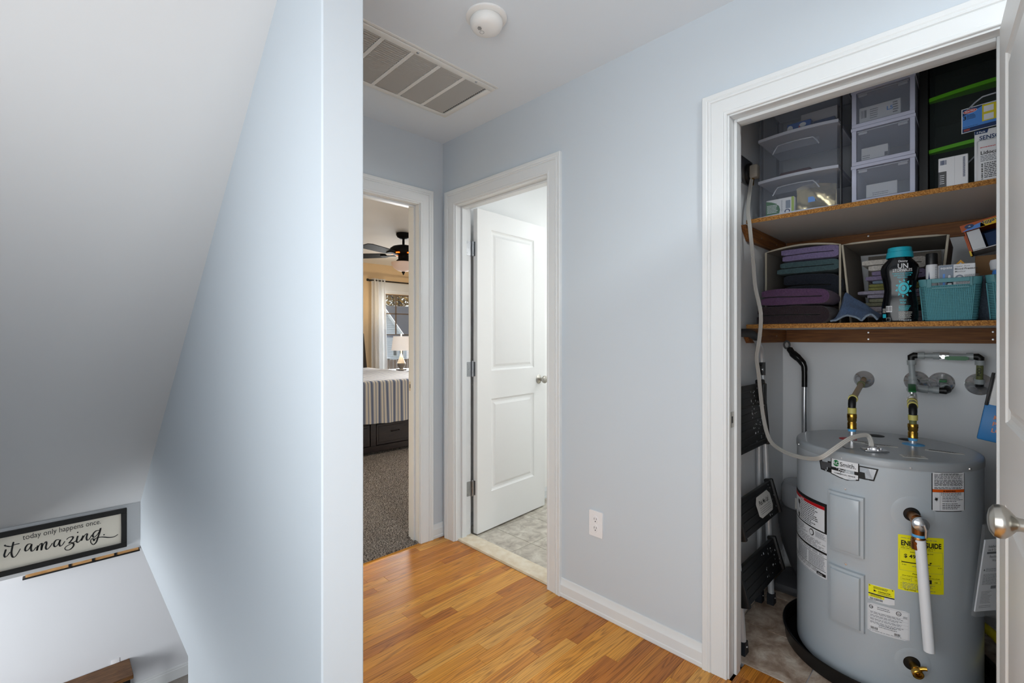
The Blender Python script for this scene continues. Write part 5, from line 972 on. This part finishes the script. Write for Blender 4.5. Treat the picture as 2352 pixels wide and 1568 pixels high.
# ================================================================== teal baskets and their contents
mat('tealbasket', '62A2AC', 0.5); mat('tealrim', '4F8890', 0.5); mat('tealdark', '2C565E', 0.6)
def basket(label, y0, y1, xf, depth, h):
    t = thing('plastic_basket', label, 'basket', (xf+depth/2, (y0+y1)/2, Z1), 'teal storage baskets'); tp_ = .012; xb = xf+depth
    w0 = y1-y0
    def ringpts(f, r=.022, out=0):   # rounded rectangle, f 0 bottom .. 1 top
        k = tp_*(1-f); a, b, c, d = xf+k-out, xb-k+out, y0+k-out, y1-k+out; pts = []
        for (cx, cy, a0) in ((b-r, d-r, 0), (a+r, d-r, PI/2), (a+r, c+r, PI), (b-r, c+r, 1.5*PI)):
            for i in range(6): an = a0+PI/2*i/5; pts.append((cx+r*math.cos(an), cy+r*math.sin(an)))
        return pts
    mb = MB(); zb = Z1+.0005
    # solid inner shell, slightly smaller, with the woven strands standing proud
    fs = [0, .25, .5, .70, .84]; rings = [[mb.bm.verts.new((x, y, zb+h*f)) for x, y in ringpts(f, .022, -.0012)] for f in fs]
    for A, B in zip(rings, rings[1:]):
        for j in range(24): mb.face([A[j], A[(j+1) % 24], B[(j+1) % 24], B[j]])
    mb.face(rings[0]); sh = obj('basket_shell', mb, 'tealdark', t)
    st_ = MB(); n_h = 22
    for i in range(n_h):
        f = .05+.78*i/(n_h-1); P_ = ringpts(f); Q = [(x, y, zb+h*f) for x, y in P_]; st_.tube(Q, .0016, 4, closed=True)
    kf = 28
    for i in range(kf):
        u = (i+.5)/kf
        st_.tube([(xf+tp_*(1-f)-.0008, y0+tp_*(1-f)+.012+(w0-2*tp_*(1-f)-.024)*u, zb+h*f) for f in (.03, .45, .83)], .0015, 4)
    for i in range(30):
        u = (i+.5)/30; st_.tube([(xf+.02+(depth-.04)*u, y1-tp_*(1-f)+.0008, zb+h*f) for f in (.03, .45, .83)], .0015, 4)
    obj('woven_strands', st_, 'tealbasket', t, kind='stuff')
    # rim band with a grip hole in the front
    rm = MB(); yc = (y0+y1)/2
    A = ringpts(.84, .022, .0015); B = ringpts(1, .022, .0025)
    a0 = [rm.bm.verts.new((x, y, zb+h*.84)) for x, y in A]; b0_ = [rm.bm.verts.new((x, y, zb+h)) for x, y in B]; c0_ = [rm.bm.verts.new((x, y, zb+h)) for x, y in ringpts(1, .020, -.003)]; d0_ = [rm.bm.verts.new((x, y, zb+h*.84)) for x, y in ringpts(.84, .020, -.004)]
    for j in range(24):
        k = (j+1) % 24
        front = (j == 11)      # the straight run along the front, cut for the grip
        for U, V in ((a0, b0_), (b0_, c0_), (c0_, d0_)):
            if front and U is not b0_: continue
            rm.face([U[j], U[k], V[k], V[j]])
    obj('rim', rm, 'tealrim', t, smooth=50)
    yA, yB = y1-.03, y0+.03; xr = xf-.0025
    def fr(a, b, z0_, z1_): return MB().box(xr, xr+.005, min(a, b), max(a, b), z0_, z1_)
    g = MB(); gz0, gz1 = zb+h*.80, zb+h*.93; gy1, gy0 = yc+.046, yc-.052
    for a, b, c, d in ((y0+.022, gy0, zb+h*.80, zb+h), (gy1, y1-.022, zb+h*.80, zb+h), (gy0, gy1, gz1-.004, zb+h), (gy0, gy1, gz0-.006, gz0)): g.box(xr, xr+.005, a, b, c, d, .0008, 1)
    obj('front_grip', g, 'tealrim', t); return t
basket('teal woven plastic basket with the blood pressure monitor box', .010, .1715, 2.232, .16, .150); basket('second teal woven basket at right edge of lower shelf', -.165, .0005, 2.232, .16, .152)
o = carton('monitor_box', 'white and grey blood pressure monitor box standing in teal basket', 'box', 2.268, 2.36, .121, .026, Z1+.004, 1.492, 'whitebox')
pr = Print(fmap(2.268, .121, Z1+.004)); pr.rect('gy', 1, .002, .040, 0, .196); pr.text('w', 2, 'equate', .006, .182, .0125, 'LEFT', .02, .9); pr.text('w', 2, '8', .026, .150, .013, 'LEFT', .03); pr.text('g', 1, 'Upper Arm', .043, .186, .0078, 'LEFT', 0, 1.05); pr.text('k', 1, 'Blood Pressure', .043, .1765, .0092, 'LEFT', .015, 1.0); pr.text('g', 1, 'Monitor', .043, .1675, .0085, 'LEFT', .005, 1.0)
pr.disc('gy', 1, .055, .148, .011, .011, 24, .55); pr.lines('g', 1, .068, .105, .149, .159, 3, .0014, 4); pr.rect('sb', 2, .012, .018, .120, .165); pr.rect('gy', 2, .022, .038, .118, .134); pr.rect('w', 3, .0245, .0355, .1205, .131); pr.lines('g', 1, .046, .095, .120, .134, 4, .0016, 5); pr.build(o, NB)
sc_ = thing('spray_can', 'white spray can with black cap standing in teal basket', 'can', (2.285, .158, Z1+.004)); obj('can_body', MB().lathe([(0, .0), (.0158, 0), (.0165, .003), (.0165, .195), (.0155, .205)], (2.285, .1395, Z1+.004), n=28), 'whitebox', sc_); obj('can_cap', MB().lathe([(.0168, .203), (.0172, .206), (.0170, .240), (.0155, .244), (0, .245)], (2.285, .1395, Z1+.004), n=28), 'black', sc_)
pr = Print(lambda s, tt, l: Vector((2.285+(.0168+.0003*l)*math.cos(PI*1.05+s/.0168), .1395+(.0168+.0003*l)*math.sin(PI*1.05+s/.0168), Z1+.004+tt))); pr.poly('n', 1, [(-.012, .14), (-.006, .14), (-.009, .178)]); pr.lines('g', 1, .008, .016, .14, .195, 8, .002, 3); pr.build(sc_, NB)
mat('cardboard', '8C6A48', 0.8); mat('amber', 'E0A020', 0.5); mat('blueinside', '14345E', 0.7); mat('orangebox', 'B8521A', 0.5); mat('yellowbox', 'F0C81C', 0.5)
o = carton('amber_carton', 'small open carton with amber edges behind the monitor box', 'box', 2.385, 2.425, .090, .045, Z1+.0045, 1.485, 'cardboard'); obj('flap', MB().prism([(.042, 1.490), (.092, 1.490), (.066, 1.520)], (2.384, 0, 0), (0, 1, 0), (0, 0, 1), (.004, 0, 0)), 'amber', o); obj('flap_liner', MB().prism([(.052, 1.491), (.082, 1.491), (.066, 1.510)], (2.3830, 0, 0), (0, 1, 0), (0, 0, 1), (.0008, 0, 0)), 'whitebox', o)
carton('cardboard_box', 'plain brown cardboard box behind the teal baskets', 'box', 2.52, 2.68, .030, -.16, Z1, 1.545, 'cardboard')
# refill pad box, opened and tilted
rb = thing('refill_box', 'open orange and yellow refill pad box tilted above teal baskets', 'box', (2.56, -.06, 1.546)); a = math.radians(14); ru = Vector((0, -math.cos(a), math.sin(a))); rv_ = Vector((0, math.sin(a), math.cos(a))); rw = Vector((1, 0, 0)); r0 = Vector((2.47, .040, 1.556))
P3 = lambda u, v, w_: r0+ru*u+rv_*v+rw*w_
def rslab(u0, u1, v0, v1, w0, w1, m, nm): return obj(nm, MB().obox(P3((u0+u1)/2, (v0+v1)/2, (w0+w1)/2), ru, rv_, rw, (u1-u0)/2, (v1-v0)/2, (w1-w0)/2), m, rb)
rslab(.006, .19, .0, .003, 0, .16, 'whitebox', 'bottom_panel'); rslab(.0, .004, 0, .085, 0, .16, 'orangebox', 'end_panel'); rslab(.006, .042, .005, .078, .006, .008, 'whitebox', 'inner_flap'); rslab(.0, .19, .085, .088, .0, .16, 'orangebox', 'top_panel'); rslab(.004, .19, .003, .085, .155, .158, 'blueinside', 'back_panel'); rslab(.05, .19, .003, .06, .04, .15, 'blueinside', 'refill_stack')
fl_ = rslab(-.006, .19, .078, .104, -.014, -.011, 'orangebox', 'front_flap'); pr = Print(lambda s, tt, l: P3(s, tt, -.0145-.0004*l)); pr.poly('y', 1, [(.045, .078), (.19, .078), (.19, .096), (.060, .099), (.048, .092)]); pr.poly('sb', 1, [(-.004, .079), (.060, .079), (.050, .096), (.02, .090)]); pr.disc('n', 2, .018, .093, .013, .008, 20); pr.text('w', 3, '16', .018, .0905, .007, 'CENTER', .02)
V, Fc = text2d('Refills', .019, 'LEFT', .02); pr.put('n', 2, [(.098-x, .0965-y) for x, y in V], Fc); pr.rect('sb', 2, .115, .19, .089, .097)
pr.build(fl_, {'y': ('yellow_band', 'yellowbox'), 'sb': ('sky_band', 'skyblue'), 'n': ('blue_print', 'navyblue'), 'w': ('white_lettering', 'paper')})
sd = obj('side_edge', MB().obox(P3(-.0025, .03, .004), ru, rv_, rw, .0022, .034, .006), 'orangebox', rb); obj('yellow_corner', MB().obox(P3(-.0025, -.006, .003), ru, rv_, rw, .0026, .010, .0065), 'yellowbox', rb)
sq = thing('squeeze_bottle', 'clear blue bottle with white cap leaning in second basket', 'bottle', (2.34, -.055, Z1+.004)); obj('bottle_body', MB().lathe([(0, 0), (.028, 0), (.030, .004), (.030, .13), (.026, .165), (.018, .185), (.015, .19)], (2.315, -.056, Z1+.004), (-.03, .10, 1), 28), 'skyblue', sq); obj('bottle_cap', MB().lathe([(.024, .172), (.029, .176), (.0295, .198), (.026, .208), (0, .210)], (2.315, -.056, Z1+.004), (-.03, .10, 1), 28), 'whitebox', sq)
o = carton('blue_pouch', 'soft blue pouch poking out between the two teal baskets', 'pouch', 2.40, 2.44, .028, -.04, Z1+.0045, 1.46, 't_blue2', bev=.012)
# ================================================================== stair sign and lower room
sg = thing('framed_sign', 'long black framed sign with cursive lettering above the stair opening', 'sign', (-.085, 4.62, -.362)); SX, SY = (-.585, .413), 4.63
obj('panel', MB().box(SX[0]+.02, SX[1]-.02, SY-.010, SY-.0005, -.345, -.085), 'signpaper', sg)
fz0, fz1, fwid = -.364, -.070, .034
for nm, a, b, c, d in (('frame_rail', SX[0], SX[1], fz1-fwid, fz1), ('frame_rail', SX[0], SX[1], fz0, fz0+fwid), ('frame_stile', SX[1]-fwid, SX[1], fz0+fwid, fz1-fwid), ('frame_stile', SX[0], SX[0]+fwid, fz0+fwid, fz1-fwid)): obj(nm, MB().box(a, b, SY-.025, SY-.0005, c, d, .002, 1), 'framewood', sg)
STROKES = {'i': [(-.215, -.188), (-.22, -.21), (-.223, -.226), (-.218, -.24), (-.207, -.231), (-.196, -.212)], 'idot': [(-.222, -.157), (-.217, -.165), (-.211, -.168)], 't': [(-.18, -.149), (-.186, -.184), (-.19, -.222), (-.185, -.248), (-.175, -.253), (-.162, -.236), (-.148, -.205)], 'tbar': [(-.212, -.168), (-.194, -.176), (-.176, -.17), (-.151, -.169)],
 'a': [(-.097, -.188), (-.112, -.187), (-.123, -.202), (-.126, -.221), (-.119, -.23), (-.106, -.218), (-.095, -.191), (-.098, -.217), (-.095, -.238), (-.085, -.237), (-.073, -.218)], 'm': [(-.065, -.209), (-.069, -.244), (-.065, -.227), (-.055, -.206), (-.045, -.202), (-.047, -.228), (-.047, -.248), (-.04, -.217), (-.027, -.196), (-.022, -.207), (-.026, -.237), (-.019, -.251), (-.005, -.237), (.008, -.214)],
 'a2': [(.042, -.201), (.027, -.2), (.017, -.214), (.015, -.234), (.023, -.246), (.035, -.234), (.047, -.203), (.042, -.229), (.047, -.249), (.058, -.243), (.071, -.221)], 'z': [(.079, -.213), (.091, -.202), (.109, -.201), (.113, -.212), (.101, -.23), (.093, -.242), (.106, -.243), (.117, -.257), (.112, -.276), (.095, -.29), (.077, -.286), (.071, -.271), (.083, -.258), (.112, -.246), (.139, -.229)],
 'i2': [(.139, -.203), (.134, -.224), (.132, -.242), (.14, -.251), (.153, -.237), (.163, -.219)], 'n': [(.167, -.209), (.158, -.244), (.167, -.225), (.181, -.204), (.189, -.206), (.185, -.23), (.188, -.249), (.199, -.247), (.214, -.218)],
 'g': [(.255, -.197), (.239, -.196), (.224, -.209), (.219, -.228), (.226, -.24), (.24, -.231), (.255, -.206), (.263, -.182), (.256, -.218), (.247, -.249), (.239, -.278), (.224, -.293), (.212, -.281), (.207, -.263), (.213, -.248), (.223, -.253), (.227, -.267), (.233, -.252), (.244, -.249), (.273, -.252), (.31, -.267), (.34, -.27), (.362, -.258)]}
mb = MB()
def ribbon(mb, pts, w0, y):
    P_ = smoothpath([(x, 0, z) for x, z in pts], 5); n = len(P_); L_, R_ = [], []
    for i, p in enumerate(P_):
        t = P_[min(i+1, n-1)]-P_[max(i-1, 0)]; t = t.normalized() if t.length > 1e-7 else Vector((1, 0, 0)); nn = Vector((-t.z, 0, t.x)); k = w0*(.62+.55*max(0, -t.z))*(.55 if i in (0, n-1) else 1)
        L_.append(mb.bm.verts.new((p.x+nn.x*k, y, p.z+nn.z*k))); R_.append(mb.bm.verts.new((p.x-nn.x*k, y, p.z-nn.z*k)))
    for i in range(n-1): mb.face([L_[i], L_[i+1], R_[i+1], R_[i]])
for k, p in enumerate(STROKES.values()): ribbon(mb, p, .0042, SY-.0106-.00004*k)
for x, z in ((.138, -.178), (.282, -.238)): mb.lathe([(0, 0), (.0045, 0)], (x, SY-.0108, z), (0, -1, 0), 14)
obj('cursive_lettering', mb, 'ink', sg, smooth=0)
pr = Print(planemap((-.138, SY-.0105, -.150), (1, 0, 0), (0, 0, 1))); pr.text('k', 1, 'today only happens once.', 0, 0, .052, 'LEFT', -.004, .70)
w0 = max(x for x, y in pr.d['k'][1]); pr.d['k'][1][:] = [(x*.402/w0, y) for x, y in pr.d['k'][1]]; pr.build(sg, {'k': ('small_lettering', 'ink')})
ws = thing('wall_shelf', 'light wood wall ledge with black straps in the lower room', 'shelf', (.25, 6.69, -1.158))
obj('ledge_board', MB().box(-.18, .70, 6.66, 6.7295, -1.143, -.93, .003, 1), 'shelfwood', ws)
obj('lower_rail', MB().box(-.20, .71, 6.655, 6.7295, -1.158, -1.144, .002, 1), 'black', ws)
for x in (.14, .32, .50): obj('strap', MB().box(x-.011, x+.011, 6.652, 6.662, -1.156, -.93), 'black', ws)
bh = thing('entry_bench', 'brown wooden bench against the white lower room wall', 'bench', (.15, 6.53, LOWF))
obj('seat_board', MB().box(-.55, .625, 6.36, 6.724, LOWF+.41, LOWF+.45, .004, 1), 'benchwood', bh)
for x in (-.50, .58):
    for y in (6.40, 6.69): obj('leg', MB().box(x-.02, x+.02, y-.02, y+.02, LOWF, LOWF+.411), 'black', bh)
obj('apron', MB().box(-.48, .56, 6.385, 6.40, LOWF+.33, LOWF+.41), 'black', bh)
o = obj('wall_plate', MB().box(.468, .542, 6.7245, 6.7298, LOWF+.38, LOWF+.494, .002), 'plate'); tag(o, 'white wall plate on the lower wall above the bench', 'wall plate')
# ================================================================== bedroom
def stripes():
    m = bpy.data.materials.new('stripedspread'); m.use_nodes = True; n = m.node_tree; b = n.nodes['Principled BSDF']; L = n.links
    tc = n.nodes.new('ShaderNodeTexCoord'); sp = n.nodes.new('ShaderNodeSeparateXYZ'); L.new(tc.outputs['Object'], sp.inputs[0]); mu = n.nodes.new('ShaderNodeMath'); mu.operation = 'MULTIPLY'; mu.inputs[1].default_value = 11.6; L.new(sp.outputs[0], mu.inputs[0])
    fr = n.nodes.new('ShaderNodeMath'); fr.operation = 'FRACT'; L.new(mu.outputs[0], fr.inputs[0]); r = n.nodes.new('ShaderNodeValToRGB'); r.color_ramp.interpolation = 'CONSTANT'; e = r.color_ramp.elements
    e[0].position = 0; e[0].color = (*hexc('4E5870'), 1); e[1].position = .13; e[1].color = (*hexc('8F8F96'), 1)
    for p, c in ((.30, 'CFC4B2'), (.50, '8F8F96'), (.68, 'CFC4B2'), (.86, '8F8F96')): q = e.new(p); q.color = (*hexc(c), 1)
    L.new(fr.outputs[0], r.inputs[0]); L.new(r.outputs[0], b.inputs['Base Color']); b.inputs['Roughness'].default_value = .95; M['stripes'] = m
stripes()
bed = thing('bed', 'bed with striped spread over dark storage drawers', 'bed', (2.6, 5.48, 0)); X0, X1, Y0, Y1 = 1.83, 3.36, 4.46, 6.50
obj('base_frame', MB().box(X0, X1, Y0+.03, Y1, .04, .36).box(X0-.01, X1+.01, Y0+.005, Y0+.03, .04, .10).box(X0-.01, X1+.01, Y0+.01, Y0+.03, .33, .37), 'darkwood', bed)
for a in (X0, 2.355, 2.86): obj('stile', MB().box(a, a+.06, Y0+.008, Y0+.03, .10, .33, .002, 1), 'darkwood', bed)
for a, b in ((X0+.06, 2.355), (2.415, 2.86), (2.92, X1)):
    d = obj('drawer_front', MB().box(a+.006, b-.006, Y0+.012, Y0+.032, .105, .325, .004, 1).box(a+.03, b-.03, Y0+.008, Y0+.014, .13, .30, .003, 1), 'darkwood', bed)
    obj('handle', MB().tube([((a+b)/2-.05, Y0+.006, .235), ((a+b)/2-.045, Y0-.012, .230), ((a+b)/2+.045, Y0-.012, .230), ((a+b)/2+.05, Y0+.006, .235)], .006, 8), 'espresso', d)
obj('mattress', MB().box(X0+.01, X1-.01, Y0+.02, Y1, .36, .765, .05, 3), 'white', bed)
def spread(u, v):
    x = X0-.02+(X1-X0+.04)*u; rp = .010*math.sin(u*52)+.006*math.sin(u*23+1); lf_ = .43
    if v < .30: k = v/.30; z = .345+.010*math.sin(u*9)+(.745-.345)*k; y = Y0-.030-.012*(1-k)+rp*(1-k)
    elif v < .40: a = (v-.30)/.10*PI/2; z = .745+.035*math.sin(a); y = Y0-.030+.035*(1-math.cos(a))
    else: k = (v-.40)/.60; y = Y0+.005+(Y1-Y0-.02)*k; z = .780+.004*noise.noise(Vector((x*4, y*4, 0)))
    return (x, y, z)
mb = MB(); mb.grid(spread, 120, 26)
mb.grid(lambda u, v: (X1+.020+.006*math.sin(v*30)*(1-u), Y0-.02+(Y1-Y0)*v, .36+.42*u), 6, 40)
obj('bedspread', mb, 'stripes', bed, smooth=60)
obj('headboard', MB().prism([(X0-.06, .0), (X1+.02, 0), (X1+.005, .80), (X1-.045, 1.29), (X0-.0, 1.29)], (0, Y1+.005, 0), (1, 0, 0), (0, 0, 1), (0, .06, 0)), 'darkwood', bed)
ns = thing('nightstand', 'dark nightstand beside the bed under the window', 'nightstand', (3.78, 6.42, 0)); obj('stand_top', MB().box(3.42, 4.16, 6.16, 6.62, .70, .728, .006), 'espresso', ns); obj('stand_body', MB().box(3.46, 4.12, 6.20, 6.60, .06, .70), 'darkwood', ns)
for z in (.12, .42): d = obj('drawer_front', MB().box(3.49, 4.09, 6.188, 6.202, z, z+.25, .004, 1), 'darkwood', ns); obj('knob', MB().lathe([(.006, 0), (.014, .012), (0, .02)], (3.79, 6.188, z+.12), (0, -1, 0), 12), 'nickel', d)
lm = thing('table_lamp', 'ribbed ceramic table lamp with white shade on the nightstand', 'lamp', (3.815, 6.28, .728)); lc = (3.815, 6.28, .728)
obj('lamp_foot', MB().box(3.755, 3.875, 6.22, 6.34, .7285, .752, .003, 1), 'steel', lm)
prof = [(.030, .024)]
for i in range(25):
    k = i/24; r_b = .030+.034*math.sin(min(1, k*2.6)*PI*.5) if k < .38 else .064-.052*((k-.38)/.62)**.8
    prof.append((r_b+(.0016 if i % 2 else -.0008), .026+.225*k))
obj('lamp_body', MB().lathe(prof+[(.010, .26), (.010, .30)], lc, n=32), 'ceramic', lm)
obj('lamp_shade', MB().lathe([(.150, .305), (.120, .520), (.117, .520), (.147, .305)], lc, n=40), 'lampshade', lm); obj('finial', MB().lathe([(.012, .515), (.006, .535), (.013, .545), (.008, .56), (0, .565)], lc, n=16), 'white', lm)
pl_ = point('lamp_light', (0, 0, .46), 14, .04, (1, .82, .58)); pl_.parent = lm
# ceiling fan
fn = thing('ceiling_fan', 'dark bronze ceiling fan with frosted light bowl in the bedroom', 'ceiling fan', (2.92, 4.76, H)); fc = (2.92, 4.76, 0)
obj('canopy', MB().lathe([(0, H), (.082, H), (.084, H-.02), (.070, H-.045), (.040, H-.062), (.018, H-.066)], fc, n=32), 'fanblack', fn); obj('down_rod', MB().lathe([(.014, H-.06), (.014, H-.135), (.030, H-.14)], fc, n=16), 'fanblack', fn)
mo = obj('motor', MB().lathe([(.020, 2.305), (.060, 2.300), (.120, 2.285), (.150, 2.262), (.152, 2.235), (.130, 2.205), (.085, 2.190), (.060, 2.180), (.060, 2.140), (.080, 2.125), (.080, 2.10), (0, 2.10)], fc, n=40), 'fanblack', fn)
mat('amberglow', 'FF7A20', 0.5, emit='FF6A10', estr=2.0)
for k in range(6):
    a = 2*PI*k/6+.5; obj('light_slot', MB().obox((fc[0]+.125*math.cos(a), fc[1]+.125*math.sin(a), 2.200), (-math.sin(a), math.cos(a), 0), (math.cos(a), math.sin(a), 0), (0, 0, 1), .022, .006, .006), 'amberglow', mo)
for k in range(5):
    a = math.radians(200.7+72*k); d = Vector((math.cos(a), math.sin(a), 0)); s_ = Vector((-d.y, d.x, 0)); o0 = Vector((fc[0], fc[1], 2.172)); tw = Vector((0, 0, 1))
    bl = obj('blade', MB().prism([(.20, -.045), (.24, -.060), (.60, -.072), (.655, -.055), (.665, 0), (.655, .055), (.60, .072), (.24, .060), (.20, .045)], o0+tw*.012, d, s_+tw*.20, tw*.007), 'fanblack', fn)
    obj('blade_iron', MB().prism([(.10, -.020), (.16, -.012), (.22, -.035), (.27, -.030), (.27, .030), (.22, .035), (.16, .012), (.10, .020)], o0+tw*.004, d, s_+tw*.1, tw*.008), 'fanblack', bl)
mat('frost', 'D8D0CC', 0.6, emit='FFB080', estr=0.12)
obj('light_bowl', MB().lathe([(.085, 2.110), (.138, 2.100), (.135, 2.075), (.110, 2.035), (.065, 2.006), (.02, 1.995), (0, 1.994)], fc, n=40), 'frost', fn); obj('bowl_finial', MB().lathe([(.020, 1.996), (.018, 1.982), (.008, 1.972), (.010, 1.965), (0, 1.955)], fc, n=16), 'fanblack', fn)
# window, curtain
wn = thing('window_1', 'bedroom window with dark muntins behind the lamp', None, ((WX0+WX1)/2, 7.1, WZ0), kind='structure')
def wframe(nm, bxs, m): 
    mb = MB()
    for b in bxs: mb.box(*b, .001, 1)
    return obj(nm, mb, m, wn)
wframe('casing', [(WX0-.09, WX0, 7.052, 7.07, WZ0-.09, WZ1+.09), (WX1, WX1+.09, 7.052, 7.07, WZ0-.09, WZ1+.09), (WX0-.10, WX1+.10, 7.046, 7.07, WZ1+.05, WZ1+.185), (WX0, WX1, 7.055, 7.07, WZ1-.0, WZ1+.05), (WX0-.10, WX1+.10, 7.02, 7.07, WZ0-.03, WZ0)], 'trim')
MID = 1.262
for nm, za, zb in (('upper_sash', MID, WZ1), ('lower_sash', WZ0, MID)):
    yy = 7.13 if za == MID else 7.105; s_ = wframe(nm, [(WX0, WX0+.018, yy, yy+.02, za, zb), (WX1-.018, WX1, yy, yy+.02, za, zb), (WX0+.018, WX1-.018, yy, yy+.02, zb-.02, zb), (WX0+.018, WX1-.018, yy, yy+.02, za, za+.022)], 'windowframe' if za == MID else 'trim')
    if za == MID:
        for x in (4.229, 4.515): obj('muntin', MB().box(x-.012, x+.012, yy+.006, yy+.014, za+.02, zb-.02), 'windowframe', s_)
        obj('muntin', MB().box(WX0+.018, WX1-.018, yy+.006, yy+.014, 1.625, 1.645), 'windowframe', s_)
    obj('pane', MB().box(WX0+.018, WX1-.018, yy+.009, yy+.011, za+.02, zb-.02), 'pane', s_)
o = wframe('meeting_rail', [(WX0, WX1, 7.095, 7.13, MID-.035, MID+.005)], 'shadeblue')
cr = thing('curtain_rod', 'black curtain rod above the bedroom window', 'curtain rod', (4.4, 6.98, 2.15)); obj('rod', MB().cyl((3.64, 6.985, 2.158), (5.1, 6.985, 2.158), .011, n=12), 'black', cr); obj('rod_end', MB().lathe([(0, -.03), (.02, -.02), (.022, 0), (.012, .015), (.011, .02)], (3.635, 6.985, 2.158), (1, 0, 0), 16), 'black', cr); obj('bracket', MB().box(3.69, 3.705, 6.985, 7.069, 2.145, 2.160), 'black', cr)
mb = MB(); mb.grid(lambda u, v: (3.70+(.25+.05*(1-v))*u, 6.985+.030*math.sin(u*26)*(.55+.45*(1-v))+.010*math.sin(u*11+2), .03+2.16*v), 70, 14)
o = obj('sheer_curtain', mb, 'sheer', smooth=80); tag(o, 'white sheer curtain hanging left of the bedroom window', 'curtain')
# ================================================================== outside the bedroom window
gz = -1.6
st(obj('ground', MB().box(-30, 70, 7.6, 90, gz-.2, gz), 'grass'))
K = Vector((.5412*26, .8696*26, 0)); vd = Vector((.53, .848, 0)).normalized(); rr_ = Vector((.848, -.53, 0)).normalized(); gd = (-rr_*.46+vd*.89).normalized(); ed = (rr_*.89+vd*.46).normalized()
hs = thing('neighbour_house', 'white sided house with dark gable roof beyond the window', 'house', (K.x, K.y, gz)); up = Vector((0, 0, 1)); EZ, RZ, HW, LN = 1.42, 2.95, 2.3, 9.0
hp = lambda g, e, z: K+gd*g+ed*e+up*z
mb = MB(); pts = [hp(0, 0, gz), hp(2*HW, 0, gz), hp(2*HW, 0, EZ), hp(HW, 0, RZ), hp(0, 0, EZ)]; V = [mb.bm.verts.new(p) for p in pts]; W_ = [mb.bm.verts.new(p+ed*LN) for p in pts]; mb.face(V); mb.face(W_[::-1])
for i in range(5): mb.face([V[i], V[(i+1) % 5], W_[(i+1) % 5], W_[i]])
obj('house_wall', mb, 'siding', hs, smooth=0)
for k in range(34):
    z = gz+.3+k*.13
    if z < EZ: obj('clapboard', MB().poly and MB().box(0, 1, 0, 1, 0, 1) if False else MB().obox(hp(HW, -.012, z), gd, ed, up, HW, .012, .008), 'siding', hs)
    elif z < RZ-.1: hw_ = HW*(RZ-z)/(RZ-EZ); obj('clapboard', MB().obox(hp(HW, -.012, z), gd, ed, up, hw_, .012, .008), 'siding', hs)
    if z < EZ: obj('clapboard', MB().obox(hp(-.012, LN/2, z), ed, gd, up, LN/2, .012, .008), 'siding', hs)
sl_ = (RZ-EZ)/HW
for sg_ in (0, 1):
    a, b = (hp(-.25, -.3, EZ-.25*sl_+.05), hp(HW, -.3, RZ+.05)) if sg_ == 0 else (hp(2*HW+.25, -.3, EZ-.25*sl_+.05), hp(HW, -.3, RZ+.05)); mb = MB(); A = [a, b, b+ed*(LN+.6), a+ed*(LN+.6)]; lo = [mb.bm.verts.new(p) for p in A]; hi = [mb.bm.verts.new(p+up*.1) for p in A]; mb.face(lo); mb.face(hi[::-1])
    for i in range(4): mb.face([lo[i], lo[(i+1) % 4], hi[(i+1) % 4], hi[i]])
    obj('roof_slope', mb, 'roof', hs, smooth=0); obj('rake_board', MB().obox((a+b)/2-ed*.02+up*.0, (b-a), ed, (b-a).cross(ed), (b-a).length/2, .02, .09), 'white', hs)
for g, z in ((.5, .45), (1.3, .45), (2.2, -.3)):
    f = obj('house_window', MB().obox(hp(g, -.03, z), gd, ed, up, .24, .03, .32), 'white', hs); obj('pane', MB().obox(hp(g, -.05, z), gd, ed, up, .19, .02, .27), 'vac', f)
fe = thing('board_fence', 'weathered brown board fence in front of the white house', 'fence', (12, 19.6, gz)); F0 = Vector((9.0, 20.6, 0)); F1 = Vector((15.5, 16.5, 0)); fd_ = (F1-F0).normalized(); fnn = Vector((-fd_.y, fd_.x, 0)); r_ = random.Random(9)
for i in range(46): obj('fence_board', MB().obox(F0+fd_*(i*.16)+up*(-.70+r_.uniform(-.03, .03)), fd_, fnn, up, .075, .012, .92), 'fencewood', fe)
def tree(label, cx, cy, h, rad, seed, n=2600):
    t = thing('autumn_tree', label, 'tree', (cx, cy, gz), 'autumn trees beyond the house'); r = random.Random(seed)
    obj('trunk', MB().tube([(cx, cy, gz), (cx+.1, cy, gz+h*.4), (cx-.1, cy, gz+h*.8)], [.28, .2, .08], 10), 'bark', t)
    br_ = MB()
    for i in range(10): a = r.random()*6.3; z = gz+h*r.uniform(.3, .7); br_.tube([(cx, cy, z), (cx+math.cos(a)*rad*.8, cy+math.sin(a)*rad*.8, z+h*.18)], [.07, .02], 6)
    obj('branches', br_, 'bark', t); mb = MB()
    for i in range(n):
        a, b, q = r.random()*2*PI, math.acos(r.uniform(-1, 1)), r.random()**.4; p = Vector((cx+rad*q*math.sin(b)*math.cos(a), cy+rad*q*math.sin(b)*math.sin(a), gz+h*.66+h*.36*q*math.cos(b))); e1 = Vector((r.uniform(-1, 1), r.uniform(-1, 1), r.uniform(-1, 1))).normalized(); e2 = e1.orthogonal().normalized(); k = r.uniform(.10, .22)
        mb.poly([p-e1*k, p+e2*k*.6, p+e1*k, p-e2*k*.6])
    obj('foliage', mb, 'leafyellow', t, smooth=0, kind='stuff')
tree('tall yellow autumn tree behind the white house', 19.6, 32.5, 9.5, 3.4, 1, 3600); tree('golden autumn tree rising behind the roof at right', 26.6, 34.5, 8.5, 3.2, 2); tree('dark golden autumn tree at left behind the house', 13.0, 33.0, 8.8, 2.8, 3)
